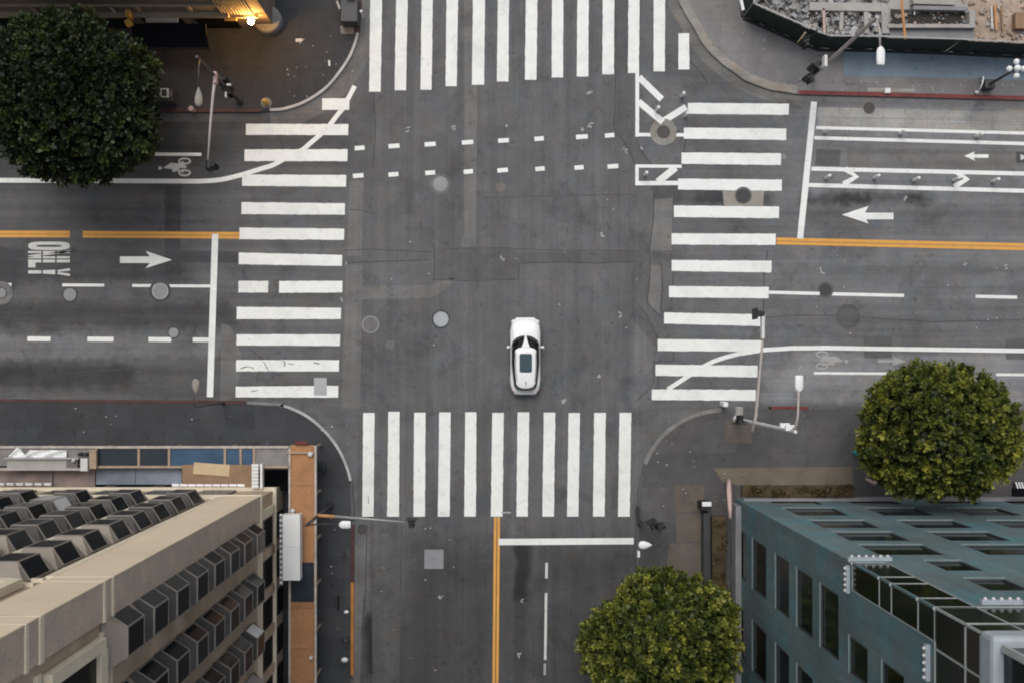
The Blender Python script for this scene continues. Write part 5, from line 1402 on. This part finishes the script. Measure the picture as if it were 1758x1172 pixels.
# lower right
b = P(1264, 719)
t = thing('traffic_signal', 'pale lamp pole with long mast arm over the right-hand crosswalk', 'traffic signal', (b.x, b.y, 0.15))
hp = H * (1 - 1 / 1.245); ha = H * (1 - 1 / 1.082)
pole(t, b, hp - 0.1, 0.13, 0.09, 'white_dirty')
mb = MB(); mb.tube([P(1292, 741, ha - 0.1), P(1298, 712, ha), P(1303, 655, ha + 0.2), P(1308, 600, ha + 0.3), P(1313, 538, ha + 0.35)], [0.10, 0.095, 0.08, 0.065, 0.05], 10); obj('mast_arm', mb, M['pole_tan'], t, smooth=True)
top = Vector((b.x, b.y, hp)); mb = MB(); mb.tube([top - Vector((0, 0, 0.6)), P(1366, 733, hp), P(1370, 712, hp + 0.1), P(1371, 672, hp + 0.1)], [0.07, 0.07, 0.055, 0.05], 8); obj('lamp_arm', mb, M['pole_tan'], t, smooth=True)
luminaire(t, P(1372, 644, hp + 0.1), (0, -1), 0.82, 0.42)
signal_head(t, P(1299, 539, ha + 0.2), math.pi / 2)
mb = MB(); mb.box(P(1309, 562, ha + 0.4), (0.16, 1.25, 0.35)); obj('street_sign', mb, M['white_dirty'], t)
signal_head(t, P(1270, 724, 3.3), math.pi); mb = MB(); mb.box(P(1268, 705, 3.4), (0.42, 0.48, 0.5)); obj('control_box', mb, M['conc_bright'], t, bevel=0.03)
mb = MB(); mb.box(P(1347, 730, hp - 2.0), (0.5, 0.25, 0.25)); mb.box(P(1357, 734, hp - 0.9), (0.5, 0.3, 0.2)); obj('bracket', mb, M['white'], t, bevel=0.03)
mb = MB(); c = P(1246, 694, 1.2); mb.box((c.x, c.y, 0.7), (0.30, 0.30, 1.1)); tag(obj('white_post', mb, M['white'], None, org=(c.x, c.y, 0.15), bevel=0.05), 'short white square post at the end of the right crosswalk', 'post')
# upper left
b = P(413, 176)
t = thing('traffic_signal', 'signal pole at the upper left with a mast arm reaching down over the bike lane', 'traffic signal', (b.x, b.y, 0.15))
hp = H * (1 - 1 / 1.172); ha = H * (1 - 1 / 1.10)
pole(t, b, hp - 0.1, 0.11, 0.07, 'pole_dark')
mb = MB(); mb.tube([P(370, 131, ha), P(366, 160, ha + 0.15), P(361, 215, ha + 0.25), P(357, 276, ha + 0.3)], [0.10, 0.085, 0.07, 0.05], 10); obj('mast_arm', mb, M['pole_tan'], t, smooth=True)
mb = MB(); mb.box(P(370, 134, ha + 0.1), (0.16, 0.62, 0.4)); obj('street_sign', mb, M['pink'], t)
top = Vector((b.x, b.y, hp)); mb = MB(); mb.tube([top - Vector((0, 0, 0.5)), P(341, 118, hp), P(341, 150, hp)], 0.04, 8); obj('lamp_arm', mb, M['pole_dark'], t, smooth=True)
luminaire(t, P(341, 183, hp), (0, 1), 1.0, 0.42, 'conc_bright', True)
signal_head(t, P(361, 286, ha), math.pi * 0.5); signal_head(t, P(392, 155, 3.4), 0.4); signal_head(t, P(381, 140, 3.5), 1.8)
mb = MB(); mb.box(P(393, 146, 4.2), (0.24, 0.10, 0.2)); mb.box(P(388, 163, 4.0), (0.08, 0.32, 0.2)); obj('bracket', mb, M['white_dirty'], t)
# lower left
b = P(568, 866)
t = thing('traffic_signal', 'signal pole by the lower left crosswalk with a pale mast arm over the street', 'traffic signal', (b.x, b.y, 0.15))
hp = H * (1 - 1 / 1.152); ha = H * (1 - 1 / 1.083)
pole(t, b, hp - 0.1, 0.11, 0.07, 'pole_dark')
mb = MB(); mb.tube([P(542, 884, ha), P(575, 886, ha + 0.05)], [0.10, 0.09], 10); obj('arm_sleeve', mb, M['timber_orange'], t, smooth=True)
mb = MB(); mb.tube([P(575, 886, ha + 0.05), P(640, 891, ha + 0.2), P(698, 896, ha + 0.25)], [0.085, 0.065, 0.05], 10); obj('mast_arm', mb, M['steel'], t, smooth=True)
mb = MB(); mb.tube([Vector((b.x, b.y, hp - 0.3)), P(550, 899, hp), P(582, 899, hp)], 0.035, 8); obj('lamp_arm', mb, M['pole_dark'], t, smooth=True)
luminaire(t, P(602, 900, hp), (-1, 0), 0.62, 0.42)
signal_head(t, P(707, 893, ha), 0.0)
# lower centre right
b = P(1098, 897)
t = thing('street_lamp', 'dark lamp post with a white drop lamp at the end of the lower stop line', 'street lamp', (b.x, b.y, 0.15))
hp = H * (1 - 1 / 1.14); pole(t, b, hp - 0.1, 0.09, 0.06, 'pole_dark')
mb = MB(); mb.tube([Vector((b.x, b.y, hp - 0.4)), P(1134, 936, hp), P(1118, 935, hp)], 0.04, 8); obj('lamp_arm', mb, M['pole_dark'], t, smooth=True)
luminaire(t, P(1096, 935, hp), (1, 0), 0.72, 0.44, 'white', True)
mb = MB(); mb.box(P(1096, 950, 2.4), (0.14, 0.34, 0.4)); obj('sign_plate', mb, M['white'], t)
b = P(1120, 893)
t = thing('pedestrian_signal', 'black pedestrian signal post on the sidewalk above the lower tree', 'signal', (b.x, b.y, 0.15))
pole(t, b, 3.0, 0.06, 0.05, 'pole_dark'); signal_head(t, P(1131, 904, 3.1), 2.0); signal_head(t, P(1118, 897, 2.9), 0.4)
mb = MB(); c = P(1095, 880, 0.6); mb.box((c.x, c.y, 0.6), (0.12, 0.7, 0.9)); tag(obj('black_post', mb, M['black'], None, org=c), 'slim black post at the kerb beside the lower crosswalk', 'post')
# left kerb lamp
b = P(384, 691)
t = thing('street_lamp', 'grey drop lamp hanging over the left stop line from the lower kerb', 'street lamp', (b.x, b.y, 0.15))
hp = H * (1 - 1 / 1.112); pole(t, b, hp - 0.1, 0.06, 0.04, 'pole_dark')
mb = MB(); mb.tube([Vector((b.x, b.y, hp - 0.3)), P(333, 697, hp), P(334, 680, hp)], 0.03, 8); obj('lamp_arm', mb, M['pole_dark'], t, smooth=True)
luminaire(t, P(336, 650, hp), (0, -1), 0.85, 0.42, 'conc_bright', True)
# five-globe lamp
b = P(1690, 150)
t = thing('globe_lamp', 'five globe ornamental lamp on a dark post at the right edge', 'street lamp', (b.x, b.y, 0.15))
hg = H * (1 - 1 / 1.0655); pole(t, b, hg - 0.3, 0.10, 0.06, 'pole_dark')
mb = MB(); mb.box((b.x, b.y, 0.5), (0.62, 0.55, 0.7)); obj('plinth', mb, M['pole_dark'], t, bevel=0.05)
top = Vector((b.x, b.y, hg)); mb = MB()
for dx, dy in ((1, 0), (-1, 0), (0, 1), (0, -1)): mb.tube([top - Vector((0, 0, 0.35)), top + Vector((dx * 0.3, dy * 0.3, -0.35)), top + Vector((dx * 0.41, dy * 0.41, -0.15))], 0.03, 6)
obj('arms', mb, M['pole_dark'], t)
for dx, dy, r_, dz in ((0, 0, 0.20, 0.12), (1, 0, 0.175, 0), (-1, 0, 0.175, 0), (0, 1, 0.175, 0), (0, -1, 0.175, 0)):
    c = top + Vector((dx * 0.41, dy * 0.41, dz)); mb = MB(); mb.sphere(c, r_, 14, 10); obj('globe', mb, M['white'], t, org=c, smooth=True)

# flexible white posts of the bike lanes
def delineator(label, px, py, grp):
    b = P(px, py); t = thing('delineator_post', label, 'bollard', (b.x, b.y, 0.0), grp)
    mb = MB(); mb.lathe((b.x, b.y, 0), [(0.10, 0.014), (0.10, 0.035), (0.06, 0.05)], 12); obj('base', mb, M['conc_grey'], t)
    mb = MB(); mb.lathe((b.x, b.y, 0), [(0.10, 0.045), (0.10, 0.90), (0.08, 0.98), (0.02, 1.0)], 10); obj('post', mb, M['white'], t)
    mb = MB(); mb.lathe((b.x, b.y, 0), [(0.104, 0.66), (0.104, 0.78)], 10); obj('reflector_band', mb, M['cloth_white'], t)
for i, (x, y) in enumerate(((1417, 306), (1500, 306), (1568, 310), (1636, 310), (1703, 312))):
    delineator(('first', 'second', 'third', 'fourth', 'fifth')[i] + ' white flexible post from the stop line in the right chevron strip', x, y, 'flexible posts in the chevron strip')
for i, (x, y) in enumerate(((1415, 227), (1544, 230), (1675, 235))):
    delineator(('first', 'second', 'third')[i] + ' white flexible post from the stop line between the upper bike lane lines', x, y, 'flexible posts in the upper bike lane lines')
delineator('white flexible post above the dark manhole in the painted V', 1127, 190, 'flexible posts near the painted V')
delineator('white flexible post at the kerb above the first right crosswalk stripe', 1170, 166, 'flexible posts near the painted V')
delineator('white flexible post at the left end of the second right crosswalk stripe', 1176, 200, 'flexible posts near the painted V')
delineator('white flexible post inside the small hatched box left of the right crosswalk', 1107, 301, 'flexible posts near the painted V')

# small things on the sidewalks
b = P(293, 172); t = thing('newspaper_box', 'dark box with a white framed top on the sidewalk beside the dark tree', 'newspaper box', (b.x, b.y, 0.15))
mb = MB(); mb.box((b.x, b.y, 0.7), (0.95, 0.75, 1.1)); obj('cabinet', mb, M['pole_dark'], t, bevel=0.03)
c = Vector((b.x - 0.02, b.y + 0.12, 1.27)); mb = MB()
for dx in (-0.22, 0.22): mb.box(c + Vector((dx, 0, 0)), (0.13, 0.55, 0.03))
mb.box(c + Vector((0, 0.24, 0)), (0.32, 0.08, 0.03)); mb.box(c + Vector((0, -0.24, 0)), (0.32, 0.06, 0.03)); obj('frame', mb, M['white_dirty'], t)
mb = MB(); mb.box(c + Vector((0.40, -0.05, 0)), (0.06, 0.3, 0.03)); obj('handle', mb, M['conc_grey'], t)
b = P(458, 178); t = thing('fire_hydrant', 'small yellow fire hydrant at the red kerb in the upper left', 'hydrant', (b.x, b.y, 0.15))
mb = MB(); mb.lathe((b.x, b.y, 0.15), [(0.17, 0), (0.17, 0.06), (0.12, 0.08), (0.12, 0.5), (0.15, 0.52), (0.13, 0.62), (0.05, 0.70), (0.04, 0.74)], 14); obj('barrel', mb, M['yellow'], t)
mb = MB()
for a in (0.5, 2.6, 4.4): mb.tube([(b.x, b.y, 0.52), (b.x + math.cos(a) * 0.2, b.y + math.sin(a) * 0.2, 0.52)], 0.06, 8)
obj('outlets', mb, M['yellow'], t)
mb = MB(); mb.lathe((b.x, b.y, 0.15), [(0.34, 0.0), (0.34, 0.014), (0.1, 0.014)], 16); obj('collar', mb, M['walk_ne'], t)
b = P(334, 192); mb = MB(); mb.lathe((b.x, b.y, 0.15), [(0.10, 0), (0.09, 0.6), (0.16, 0.62), (0.16, 0.72), (0.05, 0.75)], 10); tag(obj('parking_meter', mb, M['pink'], None, org=(b.x, b.y, 0.15)), 'pinkish meter post on the red kerb under the upper left lamp', 'parking meter')
for lb, x, y, mt in (('white topped parking meter at the orange kerb halfway down the lower street', 595, 1049, 'white'), ('larger white parking meter at the lower end of the orange kerb', 592, 1131, 'white'), ('dark parking meter at the orange kerb above the larger white one', 594, 1098, 'pole_dark'), ('slim dark meter with pale face at the red kerb under the lamp', 588, 953, 'pole_dark')):
    b = P(x, y, 1.2); t = thing('parking_meter', lb, 'parking meter', (b.x, b.y, 0.15), 'parking meters along the lower street')
    mb = MB(); mb.tube([(b.x, b.y, 0.15), (b.x, b.y, 1.15)], 0.035, 8); obj('post', mb, M['pole_dark'], t)
    k = 0.17 if 'larger' in lb else 0.12
    mb = MB(); mb.sphere((b.x, b.y, 1.3), k, 10, 8, sc=(1.3, 0.9, 1.2)); obj('head', mb, M[mt], t, smooth=True)
b = P(579, 1035, 0.6); mb = MB(); mb.box((b.x, b.y, 0.45), (0.10, 0.75, 0.6)); tag(obj('bike_rack', mb, M['black'], None, org=b), 'slim black rack on the sidewalk beside the plywood walkway', 'rack')
# cabinets near the top crosswalk
b = P(604, 28); t = thing('utility_cabinet', 'dark utility cabinet with pale top beside the first upper crosswalk stripe', 'cabinet', (b.x, b.y, 0.15))
mb = MB(); mb.box((b.x, b.y, 0.75), (1.0, 1.5, 1.2)); obj('box', mb, M['pole_dark'], t, bevel=0.03)
mb = MB(); mb.box((b.x + 0.1, b.y + 0.9, 1.0), (0.5, 0.55, 1.7)); obj('pale_top', mb, M['conc'], t, bevel=0.03)
mb = MB(); mb.box((b.x - 0.62, b.y + 0.2, 1.0), (0.12, 0.5, 1.0), 0.35); obj('side_plate', mb, M['conc'], t)
b = P(620, 20, 1.2); mb = MB(); mb.sphere((b.x, b.y, 1.2), 0.10, 10, 8); mb.tube([(b.x, b.y, 0.15), (b.x, b.y, 1.15)], 0.035, 8); tag(obj('bollard_light', mb, M['white'], None, org=(b.x, b.y, 0.15)), 'tiny white ball post at the kerb beside the first upper crosswalk stripe', 'post')
sheet('pale_plate', [(584, 46), (608, 44), (608, 60), (586, 60)], 0.158, M['walk_ne'], nw)
b = P(514, 71); mb = MB(); mb.box((b.x, b.y, 0.17), (0.40, 0.2, 0.05), 0.05); tag(obj('litter_card', mb, M['white_dirty'], None, org=b), 'white scrap of card on the dark upper left sidewalk', 'litter')
b = P(566, 110); mb = MB(); mb.box((b.x, b.y, 0.17), (0.12, 0.35, 0.05), 0.05); tag(obj('litter_card', mb, M['white_dirty'], None, org=b), 'small white scrap near the curved kerb at the upper left', 'litter')
b = P(1473, 777, 0.8); mb = MB(); mb.lathe((b.x, b.y, 0.15), [(0.16, 0), (0.16, 0.55), (0.19, 0.58), (0.12, 0.72)], 12); tag(obj('teal_marker', mb, M['teal'], None, org=(b.x, b.y, 0.15)), 'small bright teal marker post left of the right-hand tree', 'post')
for lb, x, y in (('pale pink post at the lower left foot of the right-hand tree', 1503, 829), ('pale pink post below the right-hand tree by the building edge', 1611, 848)):
    b = P(x, y, 1.4); mb = MB(); mb.tube([(b.x - 0.1, b.y + 0.1, 0.15), (b.x, b.y, 1.35), (b.x, b.y, 1.5)], [0.10, 0.14, 0.06], 10); tag(obj('pink_post', mb, M['pink'], None, org=(b.x, b.y, 0.15)), lb, 'post')
b = P(1754, 834, 0.6); t = thing('white_bench', 'white slatted bench at the right edge below the tree', 'bench', (b.x, b.y, 0.15))
for k in range(4):
    mb = MB(); mb.box((b.x - 0.25 + k * 0.17, b.y, 0.55), (0.09, 0.5, 0.05), 0.35); obj('slat', mb, M['white'], t)
for dx in (-0.3, 0.3): mb = MB(); mb.box((b.x + dx, b.y, 0.33), (0.06, 0.4, 0.36)); obj('leg', mb, M['pole_dark'], t)
o = tag(slab_px('black_awning', 1738, 838, 1800, 852, 2.4, 0.1, M['black_cloth'], None), 'black awning at the right edge on the teal front', 'awning')
b = P(1521, 158); mb = MB(); mb.box((b.x, b.y, 0.25), (0.34, 0.32, 0.2)); tag(obj('white_box', mb, M['white'], None, org=b, bevel=0.03), 'small white box on the red kerb at the upper right', 'box')
b = P(1676, 148); t = thing('bike_rack', 'white hoop bike rack beside the globe lamp foot', 'bike rack', (b.x, b.y, 0.15))
mb = MB(); mb.tube([(b.x - 0.1, b.y - 0.4, 0.15), (b.x - 0.1, b.y - 0.35, 0.8), (b.x, b.y, 0.9), (b.x + 0.1, b.y + 0.35, 0.8), (b.x + 0.1, b.y + 0.4, 0.15)], 0.04, 8); obj('hoop', mb, M['white'], t, smooth=True)
mb = MB(); mb.sphere((b.x - 0.1, b.y - 0.45, 0.3), 0.12, 8, 6); obj('foot', mb, M['white'], t)
b = P(548, 800, 1.0); t = thing('waste_bin', 'dark green waste bin against the plywood walkway at the corner', 'bin', (b.x, b.y, 0.15))
mb = MB(); mb.lathe((b.x, b.y, 0.15), [(0.28, 0), (0.33, 0.8), (0.35, 0.9), (0.2, 1.05)], 14); obj('body', mb, M['fence'], t)
mb = MB(); mb.lathe((b.x, b.y, 0.15), [(0.36, 0.86), (0.37, 0.94)], 14); obj('rim', mb, M['pole_dark'], t)
# litter flecks on paving
rr = random.Random(9)
m = MB()
for _ in range(150):
    q_ = rr.choice(((480, 60, 610, 180), (1120, 720, 1260, 880), (1230, 40, 1400, 150), (1450, 140, 1750, 160), (545, 720, 600, 1150), (640, 890, 840, 1150), (1400, 430, 1750, 580), (640, 330, 1100, 690), (60, 700, 480, 760)))
    x, y = rr.uniform(q_[0], q_[2]), rr.uniform(q_[1], q_[3])
    c = P(x, y); zz = 0.16 if not (600 < x < 1100 or 200 < y < 690) else 0.012
    s_ = rr.uniform(0.02, 0.06); m.box((c.x, c.y, zz), (s_, s_ * rr.uniform(0.6, 2), 0.01), rr.uniform(0, 3))
o = obj('litter', m, M['white_dirty']); o['kind'] = 'stuff'

# ------------------------------------------------------------------ the white car
def car():
    c = P(902, 611, 0.9)
    t = thing('white_car', 'white estate car with a dark glass sunroof driving up through the crossing', 'car', (c.x, c.y, 0.0))
    cx, cy = c.x, c.y
    L2 = 2.33
    def hw(y):                                # half width of the body seen from above
        u = y / L2
        if u > 0.55: k = (u - 0.55) / 0.45; return 0.93 - 0.05 * k - 0.32 * k ** 3.4
        if u < -0.60: k = (-u - 0.60) / 0.40; return 0.93 - 0.05 * k - 0.24 * k ** 3.2
        return 0.93 - 0.018 * math.cos(u * math.pi * 0.9)
    def top(y):                               # bonnet / shoulder height
        if y > 0.9: k = (y - 0.9) / (L2 - 0.9); return 1.02 - 0.13 * k - 0.17 * k ** 5
        if y < -1.7: k = (-1.7 - y) / (L2 - 1.7); return 1.05 - 0.10 * k - 0.16 * k ** 4
        return 1.03
    ys = sorted(set([L2 - 0.001 - 0.9 * (i / 14) ** 1.6 for i in range(15)] + [-L2 + 0.001 + 0.9 * (i / 14) ** 1.6 for i in range(15)] + [1.4 - 2.8 * i / 20 for i in range(21)]))
    rings = []
    for y in ys:
        w, h = hw(y), top(y); r = []
        sec = [(-0.80, 0.24), (-0.95, 0.30), (-1.0, 0.48), (-0.995, 0.70), (-0.97, 0.84), (-0.90, 0.95), (-0.80, 0.99), (-0.60, 1.0), (-0.3, 1.012), (0, 1.015)]
        full = sec + [(-a, b) for a, b in sec[-2::-1]]
        e = min(1.0, (L2 - abs(y)) / 0.10)
        for a, b in full:
            z = 0.24 + (b - 0.24) / 0.76 * (h - 0.24)
            if e < 1: z = 0.55 + (z - 0.55) * (0.72 + 0.28 * math.sqrt(max(0, e)))
            r.append((cx + a * w, cy + y, z))
        rings.append(r)
    mb = MB(); mb.rings(rings); obj('body', mb, M['car_white'], t, smooth=True)
    # glasshouse: rings from beltline to roof edge in plan
    def plan(k):                              # closed plan outline at level k (0 belt, 1 roof edge)
        pts = []
        fy_c, fy_s = 1.24 - 0.70 * k, 0.68 - 0.40 * k       # windscreen centre / side
        ry_c, ry_s = -2.10 + 0.14 * k, -1.55 + 0.06 * k
        wf, wm, wr = 0.82 - 0.175 * k, 0.835 - 0.175 * k, 0.74 - 0.15 * k
        for i in range(13):
            u = -1 + 2 * i / 12; pts.append((wf * math.sin(u * math.pi / 2) if True else 0, fy_s + (fy_c - fy_s) * math.cos(u * math.pi / 2) ** 1.0))
        for i in range(1, 8):
            v = i / 8; pts.append((wf + (wm - wf) * min(1, v * 2.5) if v < 0.4 else wm + (wr - wm) * ((v - 0.4) / 0.6) ** 2, fy_s + (ry_s - fy_s) * v))
        for i in range(13):
            u = 1 - 2 * i / 12; pts.append((wr * math.copysign(abs(math.sin(u * math.pi / 2)) ** 0.8, u), ry_s + (ry_c - ry_s) * math.cos(u * math.pi / 2) ** 0.75 if abs(u) < 1 else ry_s))
        for i in range(7, 0, -1):
            v = i / 8; pts.append((-(wf + (wm - wf) * min(1, v * 2.5) if v < 0.4 else wm + (wr - wm) * ((v - 0.4) / 0.6) ** 2), fy_s + (ry_s - fy_s) * v))
        return pts
    def zl(k, y): return 1.045 + (1.56 - 1.045) * k
    rings = []
    for k in (0.0, 0.35, 0.7, 1.0):
        rings.append([(cx + x, cy + y, zl(k, y)) for x, y in plan(k)])
    mb = MB(); mb.rings([r[::-1] for r in rings], cap=True); gh = obj('windows', mb, M['car_glass'], t, smooth=True)
    # roof skin, gently crowned
    rings = []
    for s_, dz in ((1.0, 0.0), (0.985, 0.045), (0.93, 0.075), (0.75, 0.10), (0.45, 0.115), (0.12, 0.12)):
        o_ = plan(1.0); my = -0.75
        rings.append([(cx + x * s_, cy + my + (y - my) * s_, 1.553 + dz) for x, y in o_])
    mb = MB(); mb.rings([r[::-1] for r in rings]); roof = obj('roof', mb, M['car_white'], t, smooth=True)
    mb = MB(); rings = []
    for z in (1.60, 1.690):
        rr_ = []
        for i in range(24):
            th = 2 * math.pi * i / 24
            rr_.append((cx + 0.37 * math.copysign(abs(math.cos(th)) ** 0.2, math.cos(th)), cy - 0.42 + 0.565 * math.copysign(abs(math.sin(th)) ** 0.2, math.sin(th)), z - (0.012 if z > 1.65 and abs(math.sin(th)) > 0.9 else 0)))
        rings.append(rr_)
    mb.rings(rings); obj('sunroof', mb, M['sunroof'], roof)
    # sky reflection on the windscreen, put in as a white strip
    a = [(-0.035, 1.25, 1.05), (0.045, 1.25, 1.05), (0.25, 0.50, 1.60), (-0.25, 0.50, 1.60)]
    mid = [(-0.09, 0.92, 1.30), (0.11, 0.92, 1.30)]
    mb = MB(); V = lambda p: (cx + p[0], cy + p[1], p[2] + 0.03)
    mb.quad(V(mid[0]), V(mid[1]), V(a[1]), V(a[0])); mb.quad(V(a[3]), V(a[2]), V(mid[1]), V(mid[0])); obj('windscreen_reflection', mb, M['car_white'], t)
    mb = MB(); mb.box((cx, cy - 1.62, 1.69), (0.05, 0.22, 0.06)); obj('antenna', mb, M['conc_grey'], t, bevel=0.01)
    for pts in ([(-0.74, 0.86), (-0.76, 1.45), (-0.66, 2.02), (-0.40, 2.17), (0, 2.20), (0.40, 2.17), (0.66, 2.02), (0.76, 1.45), (0.74, 0.86)],):
        mb = MB(); mb.tube([(cx + x, cy + y, 0.24 + (0.012 + 0.988 * 1.0) * (top(y) - 0.24) + 0.002 - (0.012 if abs(x) > 0.6 else 0.0)) for x, y in pts], 0.009, 6); obj('bonnet_seam', mb, M['iron_grey'], t)
    for s_ in (-1, 1):
        mb = MB(); mb.tube([(cx + s_ * 0.10, cy + 1.20, 1.10), (cx + s_ * 0.42, cy + 0.98, 1.19)], 0.014, 6); obj('wiper', mb, M['pole_dark'], t)
    mb = MB(); mb.tube([(cx - 0.62, cy - 1.98, 1.03), (cx - 0.4, cy - 2.13, 1.02), (cx, cy - 2.17, 1.02), (cx + 0.4, cy - 2.13, 1.02), (cx + 0.62, cy - 1.98, 1.03)], 0.010, 6); obj('tailgate_seam', mb, M['iron_grey'], t)
    for s_ in (-1, 1):
        mb = MB(); mb.sphere((cx + s_ * 1.03, cy + 0.53, 1.02), 0.13, 12, 8, sc=(0.9, 0.75, 0.8)); mb.bar((cx + s_ * 0.85, cy + 0.5, 0.97), (cx + s_ * 1.0, cy + 0.53, 0.99), 0.08, 0.05); obj('wing_mirror', mb, M['car_white'], t, smooth=True)
        mb = MB(); mb.sphere((cx + s_ * 0.70, cy + 2.06, 0.74), 0.17, 12, 8, sc=(0.95, 0.9, 0.42)); obj('headlight', mb, M['lamp_clear'], t, smooth=True)
        mb = MB(); mb.sphere((cx + s_ * 0.70, cy - 2.13, 0.80), 0.13, 12, 8, sc=(0.9, 0.5, 0.5)); obj('tail_light', mb, M['lamp_red'], t, smooth=True)
        # roof rail, slim
        mb = MB(); mb.tube([(cx + s_ * 0.60, cy + 0.2, 1.655), (cx + s_ * 0.61, cy - 0.7, 1.675), (cx + s_ * 0.53, cy - 1.5, 1.64)], 0.018, 6); obj('roof_rail', mb, M['conc_bright'], roof)
        for yy in (1.42, -1.40):
            p = Vector((cx + s_ * 0.82, cy + yy, 0.345))
            mb = MB(); mb.tube([p - Vector((0.11, 0, 0)), p + Vector((0.11, 0, 0))], 0.345, 20); w = obj('wheel', mb, M['rubber'], t, org=p)
            mb = MB(); mb.tube([p + Vector((s_ * 0.10, 0, 0)), p + Vector((s_ * 0.118, 0, 0))], 0.235, 16); obj('rim', mb, M['alloy'], w, org=p)
    mb = MB(); mb.box((cx, cy - 2.30, 0.55), (1.3, 0.08, 0.22)); obj('rear_bumper', mb, M['conc_grey'], t, bevel=0.03)
    return t
car()
